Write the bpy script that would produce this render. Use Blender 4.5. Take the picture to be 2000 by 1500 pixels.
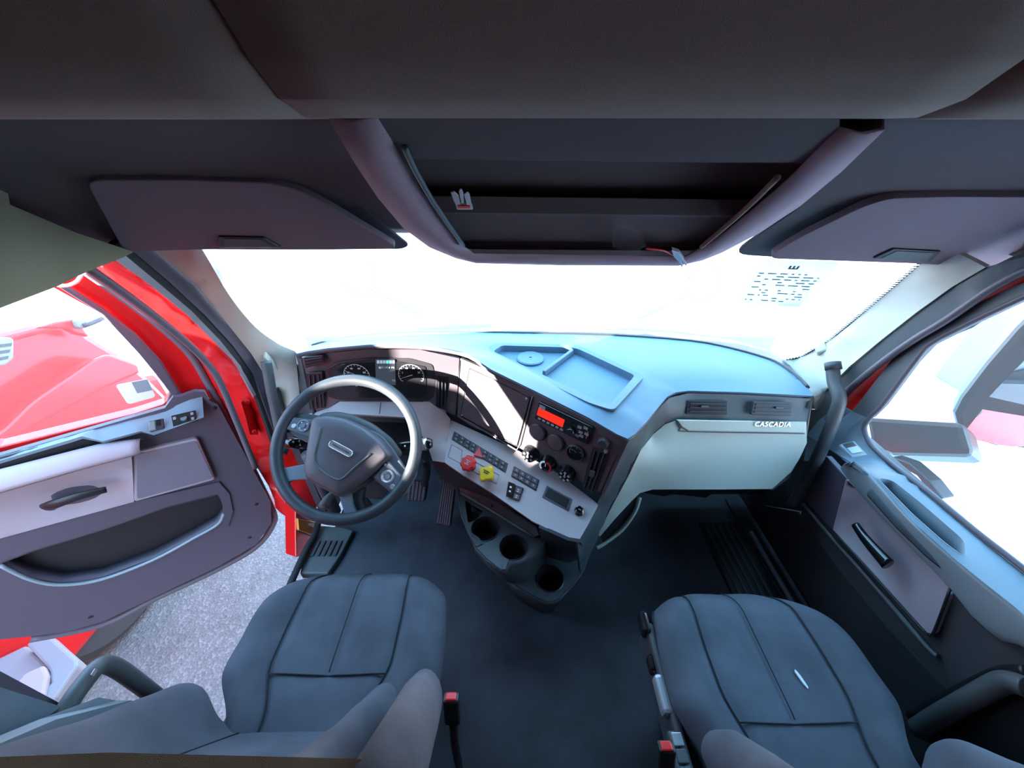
import bpy, bmesh, math, random
from mathutils import Vector, Matrix, geometry
random.seed(7)
SC = bpy.context.scene
for o in list(bpy.data.objects): bpy.data.objects.remove(o)
COL = SC.collection
# ------------------------------------------------------------------ camera, world, sun
CAMP = Vector((-.1, 0, 1.55)); PITCH = math.radians(34); FPX = 740.0
cd = bpy.data.cameras.new('camera'); cam = bpy.data.objects.new('camera', cd); COL.objects.link(cam)
cam.location = CAMP; cam.rotation_euler = (math.radians(90) - PITCH, 0, 0)
cd.sensor_width = 36; cd.lens = 36 * FPX / 2000; cd.clip_start = .02; cd.clip_end = 400
SC.camera = cam
SC.view_settings.view_transform = 'Standard'; SC.view_settings.look = 'None'
SC.view_settings.gamma = 1; SC.view_settings.use_curve_mapping = False
SC.view_settings.exposure = 1.36
w = bpy.data.worlds.new('sky'); SC.world = w; w.use_nodes = True
nt = w.node_tree; bg = nt.nodes['Background']
tc = nt.nodes.new('ShaderNodeTexCoord'); sx = nt.nodes.new('ShaderNodeSeparateXYZ')
cr = nt.nodes.new('ShaderNodeValToRGB')
cr.color_ramp.elements[0].position = 0.0; cr.color_ramp.elements[0].color = (1.0, .91, .90, 1)
cr.color_ramp.elements[1].position = .45; cr.color_ramp.elements[1].color = (.27, .62, 1.0, 1)
nt.links.new(tc.outputs['Generated'], sx.inputs[0]); nt.links.new(sx.outputs['Z'], cr.inputs[0])
nt.links.new(cr.outputs[0], bg.inputs[0]); bg.inputs[1].default_value = 3.2
SUND = Vector((.80, .50, -.20)).normalized()
sl = bpy.data.lights.new('sun', 'SUN'); sl.energy = 22; sl.angle = math.radians(.55); sl.color = (1, .95, .88)
so = bpy.data.objects.new('sun', sl); COL.objects.link(so); so.rotation_euler = SUND.to_track_quat('-Z', 'Y').to_euler()
so.location = (-6, -4, 5)
# ------------------------------------------------------------------ materials
def mat(name, col, rough=.55, metal=0, bump=0, scale=400, spec=.5, var=0, coat=0, vscale=6):
    m = bpy.data.materials.new(name); m.use_nodes = True; n = m.node_tree; b = n.nodes['Principled BSDF']
    b.inputs['Base Color'].default_value = (*col, 1); b.inputs['Roughness'].default_value = rough
    b.inputs['Metallic'].default_value = metal; b.inputs['Specular IOR Level'].default_value = spec
    b.inputs['Coat Weight'].default_value = coat; b.inputs['Coat Roughness'].default_value = .05
    t = n.nodes.new('ShaderNodeTexCoord')
    if bump:
        z = n.nodes.new('ShaderNodeTexNoise'); z.inputs['Scale'].default_value = scale; z.inputs['Detail'].default_value = 3
        u = n.nodes.new('ShaderNodeBump'); u.inputs['Strength'].default_value = bump; u.inputs['Distance'].default_value = .002
        n.links.new(t.outputs['Object'], z.inputs['Vector']); n.links.new(z.outputs[0], u.inputs['Height']); n.links.new(u.outputs[0], b.inputs['Normal'])
    if var:
        z = n.nodes.new('ShaderNodeTexNoise'); z.inputs['Scale'].default_value = vscale; z.inputs['Detail'].default_value = 6
        r = n.nodes.new('ShaderNodeMapRange'); r.inputs[1].default_value = .3; r.inputs[2].default_value = .7
        r.inputs[3].default_value = 1 - var; r.inputs[4].default_value = 1 + var
        x = n.nodes.new('ShaderNodeVectorMath'); x.operation = 'SCALE'; x.inputs[0].default_value = col
        n.links.new(t.outputs['Object'], z.inputs['Vector']); n.links.new(z.outputs[0], r.inputs[0]); n.links.new(r.outputs[0], x.inputs['Scale']); n.links.new(x.outputs[0], b.inputs['Base Color'])
    return m
M = dict(
 pad=mat('sky_tinted_dash_vinyl', (.10, .19, .27), .5, bump=.25, scale=700),  # blue of the sky reflection mixed into the vinyl colour
 face=mat('red_cast_dash_plastic', (.105, .085, .098), .5, bump=.2, scale=900),  # purple in the base colour imitates light bounced off the red truck
 trim=mat('light_grey_satin_trim', (.50, .44, .46), .42, bump=.08, scale=900),
 light=mat('pale_green_grey_plastic', (.52, .54, .46), .5, bump=.12, scale=800),
 side=mat('slate_plastic', (.085, .095, .10), .5, bump=.2, scale=800),
 dark=mat('charcoal_plastic', (.05, .052, .06), .5, bump=.2, scale=800),
 black=mat('black_plastic', (.012, .012, .014), .4),
 gloss=mat('gloss_black', (.01, .01, .012), .12, coat=.5),
 rubber=mat('black_rubber', (.02, .02, .022), .7, bump=.1),
 seal=mat('grey_rubber_seal', (.12, .10, .12), .5),
 wheel=mat('steering_leather', (.045, .052, .062), .42, bump=.25, scale=600, var=.15, vscale=25),
 hub=mat('steering_hub_plastic', (.095, .085, .10), .45, bump=.2, scale=800),
 spoke=mat('spoke_satin', (.15, .17, .21), .4, bump=.1),
 chrome=mat('chrome', (.8, .8, .82), .15, metal=1),
 silver=mat('silver_paint', (.5, .5, .53), .35, metal=.5),
 white=mat('white_print', (.85, .85, .85), .6),
 grey=mat('grey_print', (.4, .4, .42), .6),
 red=mat('red_body_paint', (.70, .010, .010), .22, coat=.35, spec=.4),
 redp=mat('red_plastic', (.75, .02, .02), .35),
 yellow=mat('yellow_plastic', (.75, .52, .01), .35),
 orange=mat('amber_lens', (.85, .22, .02), .15, coat=.5),
 seat=mat('seat_fabric', (.095, .105, .13), .85, bump=.5, scale=1500, var=.22, vscale=9, spec=.25),
 seam=mat('seat_seam_thread', (.012, .014, .02), .9),
 olive=mat('olive_grey_fabric', (.30, .27, .17), .9, bump=.9, scale=1800),
 olive_lit=mat('lit_olive_headrest_fabric', (.52, .47, .30), .9, bump=.9, scale=1800),  # olive cloth lightened as if lit, offsetting the ceiling's shade
 floor=mat('rubber_floor_mat', (.055, .058, .074), .55, bump=.3, scale=300, var=.45, vscale=5),
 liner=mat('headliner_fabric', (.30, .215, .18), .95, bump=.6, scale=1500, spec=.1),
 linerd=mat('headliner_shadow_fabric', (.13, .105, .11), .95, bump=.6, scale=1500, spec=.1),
 visor=mat('visor_fabric', (.23, .18, .205), .9, bump=.5, scale=1500, spec=.1),
 rim=mat('console_rim_fabric', (.46, .34, .38), .9, bump=.7, scale=900, spec=.1),
 console=mat('console_plastic', (.05, .045, .05), .6, bump=.3, scale=900),
 pillar=mat('pillar_trim', (.58, .56, .48), .6, bump=.25, scale=700),
 doord=mat('door_charcoal_vinyl', (.085, .072, .098), .5, bump=.3, scale=700),
 doorl=mat('door_light_grey_vinyl', (.37, .31, .345), .5, bump=.2, scale=700),
 doorb=mat('door_ledge_vinyl', (.14, .19, .23), .5, bump=.3, scale=700),
 doora=mat('door_armrest_silver_vinyl', (.27, .32, .35), .35, bump=.1, scale=700),
 tyre=mat('tyre_rubber', (.045, .042, .045), .8, bump=.5, scale=60),
 step=mat('grey_step_plastic', (.28, .25, .27), .6, bump=.3, scale=300),
 glare_ground=mat('glare_white_ground', (.85, .84, .84), .9, bump=.2, scale=30, var=.04),  # ground colour whitened to look overexposed
 clear=mat('mirror_glass', (.9, .9, .9), .02, metal=1),
 bezel=mat('bezel_dark', (.03, .028, .032), .4),
 screen=mat('screen_glass', (.02, .018, .022), .08),
)
def emis(name, col, s):
    m = bpy.data.materials.new(name); m.use_nodes = True; b = m.node_tree.nodes['Principled BSDF']
    b.inputs['Base Color'].default_value = (*[c * .3 for c in col], 1); b.inputs['Emission Color'].default_value = (*col, 1); b.inputs['Emission Strength'].default_value = s
    return m
M['lcd_red'] = emis('red_lcd_backlight', (1, .03, .01), .35)
M['lcd_blue'] = emis('blue_white_display', (.5, .65, .8), .25)
M['lcd_dark'] = emis('dark_display', (.05, .07, .1), .3)
M['lcd_teal'] = emis('teal_icon', (.1, .8, .7), .4)
def hazy(name, tr, col=(.95, .95, .93)):
    m = bpy.data.materials.new(name); m.use_nodes = True; n = m.node_tree; n.nodes.clear()
    out = n.nodes.new('ShaderNodeOutputMaterial'); mx = n.nodes.new('ShaderNodeMixShader')
    a = n.nodes.new('ShaderNodeBsdfTransparent'); b = n.nodes.new('ShaderNodeBsdfTranslucent'); b.inputs[0].default_value = (*col, 1)
    a.inputs[0].default_value = (.97, .98, .98, 1)
    t = n.nodes.new('ShaderNodeTexCoord'); z = n.nodes.new('ShaderNodeTexNoise'); z.inputs['Scale'].default_value = 3; z.inputs['Detail'].default_value = 5
    r = n.nodes.new('ShaderNodeMapRange'); r.inputs[3].default_value = tr * .9; r.inputs[4].default_value = tr * 1.1
    n.links.new(t.outputs['Object'], z.inputs['Vector']); n.links.new(z.outputs[0], r.inputs[0]); n.links.new(r.outputs[0], mx.inputs[0])
    n.links.new(a.outputs[0], mx.inputs[1]); n.links.new(b.outputs[0], mx.inputs[2]); n.links.new(mx.outputs[0], out.inputs[0])
    return m
M['windshield'] = hazy('hazy_windshield_glass', .14)  # milky share mixed into the panes stands in for blown-out glare
M['doorglass'] = hazy('hazy_door_glass', .025)
M['rdoorglass'] = hazy('hazy_passenger_glass', .02)
M['sheet_paper'] = hazy('thin_printed_paper', .62, (.20, .38, .40))
M['film'] = hazy('clear_film', .25, (.9, .9, .9))
def gravel():
    m = bpy.data.materials.new('gravel_lot'); m.use_nodes = True; n = m.node_tree; b = n.nodes['Principled BSDF']; b.inputs['Roughness'].default_value = .95
    t = n.nodes.new('ShaderNodeTexCoord'); v = n.nodes.new('ShaderNodeTexVoronoi'); v.inputs['Scale'].default_value = 75
    z = n.nodes.new('ShaderNodeTexNoise'); z.inputs['Scale'].default_value = 5; z.inputs['Detail'].default_value = 8
    r = n.nodes.new('ShaderNodeValToRGB'); e = r.color_ramp.elements
    e[0].position = 0; e[0].color = (.12, .09, .085, 1); e[1].position = 1; e[1].color = (.42, .35, .35, 1)
    k = e.new(.12); k.color = (.20, .16, .155, 1); k = e.new(.7); k.color = (.24, .195, .19, 1)
    mx = n.nodes.new('ShaderNodeMix'); mx.data_type = 'RGBA'; mx.inputs[0].default_value = .55
    s = n.nodes.new('ShaderNodeSeparateColor'); r2 = n.nodes.new('ShaderNodeValToRGB')
    r2.color_ramp.elements[0].position = .35; r2.color_ramp.elements[0].color = (.17, .14, .135, 1); r2.color_ramp.elements[1].position = .65; r2.color_ramp.elements[1].color = (.25, .205, .20, 1)
    for q in (v, z): n.links.new(t.outputs['Object'], q.inputs['Vector'])
    n.links.new(v.outputs['Color'], s.inputs[0]); n.links.new(s.outputs[0], r.inputs[0]); n.links.new(z.outputs[0], r2.inputs[0])
    n.links.new(r.outputs[0], mx.inputs[6]); n.links.new(r2.outputs[0], mx.inputs[7]); n.links.new(mx.outputs[2], b.inputs['Base Color'])
    u = n.nodes.new('ShaderNodeBump'); u.inputs['Strength'].default_value = .6; u.inputs['Distance'].default_value = .01
    n.links.new(v.outputs['Distance'], u.inputs['Height']); n.links.new(u.outputs[0], b.inputs['Normal'])
    return m
M['gravel'] = gravel()
M['speaker'] = mat('speaker_cloth', (.27, .24, .29), .9, bump=.9, scale=2500, spec=.1)
# ------------------------------------------------------------------ geometry helpers
CF = Vector((0, math.cos(PITCH), -math.sin(PITCH))); CU = Vector((0, math.sin(PITCH), math.cos(PITCH)))
def plane3(a, b, c):
    a, b, c = map(Vector, (a, b, c)); n = (b - a).cross(c - a).normalized()
    if n.dot(CAMP - a) < 0: n = -n
    return (n, n.dot(a))
def plane(n, p):
    n = Vector(n).normalized(); p = Vector(p)
    if n.dot(CAMP - p) < 0: n = -n
    return (n, n.dot(p))
def off(pl, d): return (pl[0], pl[1] + d)
def on(px, py, pl):
    "a point of the real surface 'pl' that the survey sight line (px,py) meets"
    q = CF + Vector((1, 0, 0)) * ((px - 1000) / FPX) + CU * ((750 - py) / FPX)
    t = (pl[1] - pl[0].dot(CAMP)) / pl[0].dot(q)
    return CAMP + q * t
def X(x): return plane((1, 0, 0), (x, 0, 0))
def Y(y): return plane((0, -1, 0), (0, y, 0))
def Z(z): return plane((0, 0, 1), (0, 0, z))
def ons(pts, pl): return [on(p[0], p[1], p[2] if len(p) > 2 else pl) for p in pts]
ORG = {}
def thing(name, label, cat, loc, group=None, kind=None):
    o = bpy.data.objects.new(name, None); COL.objects.link(o); o.location = Vector(loc); o.empty_display_size = .05
    ORG[o.name] = Vector(loc)
    if label: o['label'] = label
    if cat: o['category'] = cat
    if group: o['group'] = group
    if kind: o['kind'] = kind
    return o
def link(name, me, m, parent=None, smooth=False, tagv=None):
    o = bpy.data.objects.new(name, me); COL.objects.link(o)
    if m is not None: me.materials.append(M[m] if isinstance(m, str) else m)
    if smooth:
        for p in me.polygons: p.use_smooth = True
    if parent is not None:
        og = ORG[parent.name]; o.parent = parent; ORG[o.name] = og
    else:
        xs = [v.co for v in me.vertices]
        og = Vector(((min(v.x for v in xs) + max(v.x for v in xs)) / 2, (min(v.y for v in xs) + max(v.y for v in xs)) / 2, min(v.z for v in xs)))
        o.location = og; ORG[o.name] = og
    me.transform(Matrix.Translation(-og))
    if tagv:
        for k, v in tagv.items(): o[k] = v
    return o
def T(label, cat, group=None):
    d = {'label': label, 'category': cat}
    if group: d['group'] = group
    return d
ST = {'kind': 'structure'}
def bevel(o, wd, seg=2, ang=35):
    b = o.modifiers.new('bevel', 'BEVEL'); b.width = wd; b.segments = seg; b.limit_method = 'ANGLE'; b.angle_limit = math.radians(ang)
    return o
def fillet(pts, r, seg=5):
    out = []; n = len(pts)
    for i in range(n):
        a, b, c = pts[i - 1], pts[i], pts[(i + 1) % n]; u = a - b; v = c - b
        rr = min(r, u.length * .45, v.length * .45)
        if rr < 1e-4: out.append(b); continue
        p0 = b + u.normalized() * rr; p1 = b + v.normalized() * rr
        for k in range(seg + 1):
            t = k / seg; out.append(p0 * (1 - t) ** 2 + b * 2 * t * (1 - t) + p1 * t * t)
    return out
def slab(name, pts, n, th, m, parent=None, bv=0, tagv=None, r=0):
    "closed outline pts (lying about a plane of normal n) given thickness th behind it"
    n = Vector(n).normalized(); pts = [Vector(p) for p in pts]
    if r: pts = fillet(pts, r)
    bm = bmesh.new(); f = bm.faces.new([bm.verts.new(p) for p in pts]); f.normal_update()
    if f.normal.dot(n) < 0: f.normal_flip()
    g = bmesh.ops.extrude_face_region(bm, geom=[f])
    vs = [e for e in g['geom'] if isinstance(e, bmesh.types.BMVert)]
    bmesh.ops.translate(bm, verts=vs, vec=n * 0)
    for v in f.verts: pass
    # move original back, the extruded copy stays in front
    bmesh.ops.translate(bm, verts=[v for v in bm.verts if v not in set(vs)], vec=-n * th)
    bmesh.ops.recalc_face_normals(bm, faces=bm.faces)
    me = bpy.data.meshes.new(name); bm.to_mesh(me); bm.free()
    o = link(name, me, m, parent, tagv=tagv)
    if bv: bevel(o, bv)
    return o
def resample(pts, step, closed=True):
    out = []; n = len(pts)
    for i in range(n if closed else n - 1):
        a, b = pts[i], pts[(i + 1) % n]; k = max(1, int((b - a).length / step))
        for j in range(k): out.append(a.lerp(b, j / k))
    if not closed: out.append(pts[-1])
    return out
def inside(p, poly):
    c = False; j = len(poly) - 1
    for i in range(len(poly)):
        a, b = poly[i], poly[j]
        if (a[1] > p[1]) != (b[1] > p[1]) and p[0] < (b[0] - a[0]) * (p[1] - a[1]) / (b[1] - a[1]) + a[0]: c = not c
        j = i
    return c
def sheet(name, bnd, n, m, parent=None, step=.03, holes=(), th=.004, ctrl=(), tagv=None, smooth=True, r=0):
    "skin stretched over a boundary loop in space, with holes and extra support points"
    n = Vector(n).normalized(); u = n.orthogonal().normalized(); v = n.cross(u)
    bnd = [Vector(p) for p in bnd]
    if r: bnd = fillet(bnd, r)
    loops = [resample(bnd, step)] + [resample([Vector(p) for p in h], step) for h in holes]
    sup = [p for l in loops for p in l] + [Vector(c) for c in ctrl]
    s2 = [(p.dot(u), p.dot(v), p.dot(n)) for p in sup]
    v2 = []; ed = []; hs = []
    for l in loops:
        b0 = len(v2)
        for p in l: v2.append(Vector((p.dot(u), p.dot(v)))); hs.append(p.dot(n))
        k = len(l); ed += [(b0 + i, b0 + (i + 1) % k) for i in range(k)]
    polys = [[(p.dot(u), p.dot(v)) for p in l] for l in loops]
    xs = [p[0] for p in polys[0]]; ys = [p[1] for p in polys[0]]
    x = min(xs) + step * .5
    while x < max(xs):
        y = min(ys) + step * .5
        while y < max(ys):
            if inside((x, y), polys[0]) and not any(inside((x, y), q) for q in polys[1:]):
                d2 = min((x - a) ** 2 + (y - b) ** 2 for a, b, _ in s2)
                if d2 > (step * .45) ** 2: v2.append(Vector((x, y))); hs.append(None)
            y += step
        x += step
    for c in ctrl: pass
    vo, eo, fo, ov, oe, of = geometry.delaunay_2d_cdt(v2, ed, [], 0, 1e-6)
    H = []
    for i, p in enumerate(vo):
        h = None
        for k in ov[i]:
            if hs[k] is not None: h = hs[k]
        H.append(h)
    nb = [set() for _ in vo]
    for f in fo:
        c = sum((vo[i] for i in f), Vector((0, 0))) / len(f)
        if inside(c, polys[0]) and not any(inside(c, q) for q in polys[1:]):
            for i in range(len(f)):
                for j in range(len(f)):
                    if i != j: nb[f[i]].add(f[j])
    cset = set()
    for c in ctrl:
        c = Vector(c); cx_, cy_, ch = c.dot(u), c.dot(v), c.dot(n)
        k = min((i for i in range(len(vo)) if H[i] is None or i in cset), key=lambda i: (vo[i].x - cx_) ** 2 + (vo[i].y - cy_) ** 2, default=None)
        if k is not None: H[k] = ch; cset.add(k)
    free = [i for i in range(len(vo)) if H[i] is None and nb[i]]
    known = [h for h in H if h is not None]; av = sum(known) / len(known)
    for i in range(len(vo)):
        if H[i] is None:
            best = sorted((((vo[i].x - a) ** 2 + (vo[i].y - b) ** 2, c) for a, b, c in s2))[:3]
            H[i] = sum(c for _, c in best) / 3 if best else av
    for _ in range(60 + len(free) // 4):
        for i in free: H[i] = sum(H[j] for j in nb[i]) / len(nb[i])
    fr2 = free + list(cset)
    for _ in range(5):
        for i in fr2:
            if nb[i]: H[i] = .4 * H[i] + .6 * sum(H[j] for j in nb[i]) / len(nb[i])
    bm = bmesh.new(); vs = [bm.verts.new(u * p.x + v * p.y + n * h) for p, h in zip(vo, H)]
    for f in fo:
        c = sum((vo[i] for i in f), Vector((0, 0))) / len(f)
        if inside(c, polys[0]) and not any(inside(c, q) for q in polys[1:]):
            try:
                ff = bm.faces.new([vs[i] for i in f]); ff.normal_update()
                if ff.normal.dot(n) < 0: ff.normal_flip()
            except ValueError: pass
    bmesh.ops.delete(bm, geom=[q for q in bm.verts if not q.link_faces], context='VERTS')
    me = bpy.data.meshes.new(name); bm.to_mesh(me); bm.free()
    o = link(name, me, m, parent, smooth, tagv)
    if th:
        s = o.modifiers.new('thickness', 'SOLIDIFY'); s.thickness = th; s.offset = -1
    e = o.modifiers.new('edge_split', 'EDGE_SPLIT'); e.split_angle = math.radians(50)
    return o
def catmull(pts, k=6, closed=False):
    n = len(pts); out = []
    g = lambda i: pts[i % n] if closed else pts[max(0, min(n - 1, i))]
    for i in range(n if closed else n - 1):
        a, b, c, d = g(i - 1), g(i), g(i + 1), g(i + 2)
        for j in range(k):
            t = j / k
            out.append(.5 * ((2 * b) + (c - a) * t + (2 * a - 5 * b + 4 * c - d) * t * t + (3 * b - a - 3 * c + d) * t ** 3))
    if not closed: out.append(pts[-1])
    return out
def tube(name, pts, r, m, parent=None, closed=False, k=6, seg=12, tagv=None, bmx=None, flat=1, up=None):
    pts = [Vector(p) for p in pts]
    if k: pts = catmull(pts, k, closed)
    n = len(pts); bm = bmx or bmesh.new(); rings = []; ref = None
    for i, p in enumerate(pts):
        a = pts[(i - 1) % n] if (closed or i) else p; b = pts[(i + 1) % n] if (closed or i < n - 1) else p
        t = (b - a).normalized()
        if up is not None: ref = (Vector(up) - t * t.dot(Vector(up))).normalized()
        elif ref is None: ref = t.orthogonal().normalized()
        else: ref = (ref - t * t.dot(ref)).normalized()
        w_ = t.cross(ref); rr = r(i / (n - 1)) if callable(r) else r
        rings.append([bm.verts.new(p + ref * math.cos(q) * rr * flat + w_ * math.sin(q) * rr) for q in [2 * math.pi * j / seg for j in range(seg)]])
    for i in range(n if closed else n - 1):
        A, B = rings[i], rings[(i + 1) % n]
        for j in range(seg): bm.faces.new([A[j], A[(j + 1) % seg], B[(j + 1) % seg], B[j]])
    if not closed:
        bm.faces.new(rings[0][::-1]); bm.faces.new(rings[-1])
    if bmx: return
    bmesh.ops.recalc_face_normals(bm, faces=bm.faces)
    me = bpy.data.meshes.new(name); bm.to_mesh(me); bm.free()
    return link(name, me, m, parent, True, tagv)
def lathe(name, c, ax, prof, m, parent=None, seg=32, tagv=None, smooth=True, lobes=0, lobeamp=0, flatang=30):
    c = Vector(c); ax = Vector(ax).normalized(); u = ax.orthogonal().normalized(); v = ax.cross(u)
    bm = bmesh.new(); rings = []
    for r, h in prof:
        if r < 1e-5: rings.append([bm.verts.new(c + ax * h)]); continue
        rg = []
        for j in range(seg):
            q = 2 * math.pi * j / seg; rr = r * (1 + lobeamp * math.cos(lobes * q))
            rg.append(bm.verts.new(c + ax * h + u * math.cos(q) * rr + v * math.sin(q) * rr))
        rings.append(rg)
    for A, B in zip(rings, rings[1:]):
        for j in range(seg):
            if len(A) == 1: bm.faces.new([A[0], B[j], B[(j + 1) % seg]])
            elif len(B) == 1: bm.faces.new([A[j], A[(j + 1) % seg], B[0]])
            else: bm.faces.new([A[j], A[(j + 1) % seg], B[(j + 1) % seg], B[j]])
    bmesh.ops.recalc_face_normals(bm, faces=bm.faces)
    me = bpy.data.meshes.new(name); bm.to_mesh(me); bm.free()
    o = link(name, me, m, parent, smooth, tagv)
    if smooth:
        e = o.modifiers.new('edge_split', 'EDGE_SPLIT'); e.split_angle = math.radians(flatang)
    return o
def box(name, c, s, m, parent=None, bv=.004, axes=None, tagv=None):
    c = Vector(c); ax = axes or (Vector((1, 0, 0)), Vector((0, 1, 0)), Vector((0, 0, 1)))
    bm = bmesh.new(); g = bmesh.ops.create_cube(bm, size=1)
    for v in bm.verts: v.co = c + ax[0] * v.co.x * s[0] + ax[1] * v.co.y * s[1] + ax[2] * v.co.z * s[2]
    bmesh.ops.recalc_face_normals(bm, faces=bm.faces)
    me = bpy.data.meshes.new(name); bm.to_mesh(me); bm.free()
    o = link(name, me, m, parent, tagv=tagv)
    if bv: bevel(o, bv)
    return o
def multi(name, parts, m, parent=None, bv=0, tagv=None):
    "several quads/outlines [(pts, n, th)] as one mesh"
    bm = bmesh.new()
    for pts, n, th in parts:
        n = Vector(n).normalized(); a = [bm.verts.new(Vector(p)) for p in pts]; b = [bm.verts.new(Vector(p) - n * th) for p in pts]
        k = len(a); bm.faces.new(a); bm.faces.new(b[::-1])
        for i in range(k): bm.faces.new([a[i], b[i], b[(i + 1) % k], a[(i + 1) % k]])
    bmesh.ops.recalc_face_normals(bm, faces=bm.faces)
    me = bpy.data.meshes.new(name); bm.to_mesh(me); bm.free()
    o = link(name, me, m, parent, tagv=tagv)
    if bv: bevel(o, bv)
    return o
def loft(name, rows, m, parent=None, closed=False, cap=False, smooth=True, tagv=None, th=0, sub=0):
    bm = bmesh.new(); R_ = [[bm.verts.new(Vector(p)) for p in r] for r in rows]
    for A, B in zip(R_, R_[1:]):
        k = len(A)
        for j in range(k if closed else k - 1): bm.faces.new([A[j], A[(j + 1) % k], B[(j + 1) % k], B[j]])
    if cap: bm.faces.new(R_[0][::-1]); bm.faces.new(R_[-1])
    bmesh.ops.recalc_face_normals(bm, faces=bm.faces)
    me = bpy.data.meshes.new(name); bm.to_mesh(me); bm.free()
    o = link(name, me, m, parent, smooth, tagv)
    if th: s = o.modifiers.new('thickness', 'SOLIDIFY'); s.thickness = th; s.offset = 0
    if sub: s = o.modifiers.new('smooth', 'SUBSURF'); s.levels = s.render_levels = sub
    return o
def text(name, body, c, right, n, size, m, parent=None, th=.0006, shear=0, spacing=1):
    cu = bpy.data.curves.new(name, 'FONT'); cu.body = body; cu.size = size; cu.align_x = 'CENTER'; cu.align_y = 'CENTER'; cu.extrude = th; cu.shear = shear; cu.space_character = spacing
    t = bpy.data.objects.new('tmp', cu); COL.objects.link(t)
    bpy.context.view_layer.update()
    me = bpy.data.meshes.new_from_object(t.evaluated_get(bpy.context.evaluated_depsgraph_get())); bpy.data.objects.remove(t)
    right = Vector(right).normalized(); n = Vector(n).normalized(); up = n.cross(right).normalized()
    mt = Matrix((right, up, n)).transposed().to_4x4(); mt.translation = Vector(c); me.transform(mt)
    return link(name, me, m, parent)
def bil(q, s, t):
    "q = top-left, top-right, bottom-right, bottom-left"
    return q[0].lerp(q[1], s).lerp(q[3].lerp(q[2], s), t)
def cell(q, s0, s1, t0, t1): return [bil(q, s0, t0), bil(q, s1, t0), bil(q, s1, t1), bil(q, s0, t1)]
def vent(q, n, parent, ns=3, vert=False, tab=None):
    n = Vector(n).normalized()
    slab_ = slab('air_vent', q, n, .012, 'bezel', parent, .0015, r=.004)
    e = .06 if not vert else .12; f = .12 if not vert else .05
    slab('vent_cavity', [p + n * .0008 for p in cell(q, e, 1 - e, f, 1 - f)], n, .003, 'black', slab_)
    P = []
    for i in range(ns):
        t = (i + .8) / (ns + .6)
        if vert: c = cell(q, t - .035, t + .035, f, 1 - f)
        else: c = cell(q, e, 1 - e, t - .035, t + .035)
        P.append(([p + n * .005 for p in c], n, .004))
    multi('slats', P, 'dark', slab_)
    if tab: slab('vent_tab', [p + n * .009 for p in cell(q, *tab)], n, .005, 'side', slab_, .001)
    return slab_
def switches(q, n, parent, cols, rows, m='bezel', bm_='dark', skip=(), icons=True, name='switch'):
    n = Vector(n).normalized()
    s = slab('switch_bank', q, n, .006, m, parent, .001)
    for j in range(rows):
        for i in range(cols):
            if (i, j) in skip: continue
            c = cell(q, .02 + i * .96 / cols + .012, .02 + (i + 1) * .96 / cols - .012, .06 + j * .88 / rows + .03, .06 + (j + 1) * .88 / rows - .03)
            b = slab(name, [p + n * .003 for p in c], n, .004, bm_, s, .0006)
            if icons:
                d = .15 * ((i * 7 + j * 3) % 3)
                multi('icon', [([p + n * .0034 for p in cell(c, .3, .7, .35 + d * .3, .48 + d * .3)], n, .0005), ([p + n * .0034 for p in cell(c, .42, .6, .25, .7)], n, .0005)], 'grey', s)
    return s
def pxr(p): return (p - CAMP).dot(CF) / FPX     # metres per survey unit at a point
exec('') if False else None
# ------------------------------------------------------------------ survey planes of the cab
PC = plane3(on(960, 722, Z(.91)), on(1225, 857, Z(.84)), on(1180, 965, Z(.62)))       # centre stack face
PT = plane3(on(880, 820, PC), on(1168, 984, PC), on(1130, 1056, Z(.53)))               # light trim below it
PCL = Y(1.10)                                                                         # instrument cluster face
PG = plane3(on(1300, 820, Z(.77)), on(1575, 823, Z(.77)), on(1505, 955, Z(.58)))       # glove box face
PB = plane3(on(1345, 763, Z(.84)), on(1588, 773, Z(.84)), on(1575, 823, Z(.77)))       # vent band
PD = plane((.577, -.817, 0), (-1.2, 1.12, 0))                                          # open driver door
PV = plane3((0, .80, 1.45), (.5, .80, 1.45), (0, .92, 1.31))                           # sun visors
PO = plane3((0, .55, 1.555), (.5, .55, 1.555), (0, .90, 1.285))                        # overhead console
PW = plane((0, 1, .6), (0, 1.22, .85))                                                 # windshield sides
PR = X(.95)                                                                           # passenger door face
# ------------------------------------------------------------------ ground and cab shell
multi('ground', [([(-60, -60, -1.3), (60, -60, -1.3), (60, 90, -1.3), (-60, 90, -1.3)], (0, 0, 1), .1)], 'gravel', tagv=ST)
multi('glare_lot', [([(1.5, -6, -1.298), (40, -6, -1.298), (40, 60, -1.298), (1.5, 60, -1.298)], (0, 0, 1), .02)], 'glare_ground', tagv=ST)  # this and the next: ground coloured white for blown-out daylight
multi('glare_forecourt', [([(-40, 4.2, -1.296), (1.5, 4.2, -1.296), (1.5, 60, -1.296), (-40, 60, -1.296)], (0, 0, 1), .02)], 'glare_ground', tagv=ST)
fl = sheet('floor', [(-.93, 1.5, 0), (1.08, 1.5, 0), (1.08, -1.6, 0), (-.93, -1.6, 0)], (0, 0, 1), 'floor', step=.25, th=.05, tagv=ST)
multi('wall_front', [([(-1.0, 1.5, -.05), (1.05, 1.5, -.05), (1.05, 1.48, .80), (-1.0, 1.48, .80)], (0, -1, 0), .03)], 'dark', tagv=ST)
multi('wall_kick', [([(-.96, 1.12, 0), (-.96, 1.5, 0), (-.96, 1.5, .76), (-.96, 1.12, .76)], (1, 0, 0), .03)], 'dark', tagv=ST)
multi('wall_back', [([(-1.05, -1.6, 0), (1.05, -1.6, 0), (1.05, -1.6, 2.1), (-1.05, -1.6, 2.1)], (0, 1, 0), .05)], 'doora', tagv=ST)
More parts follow.
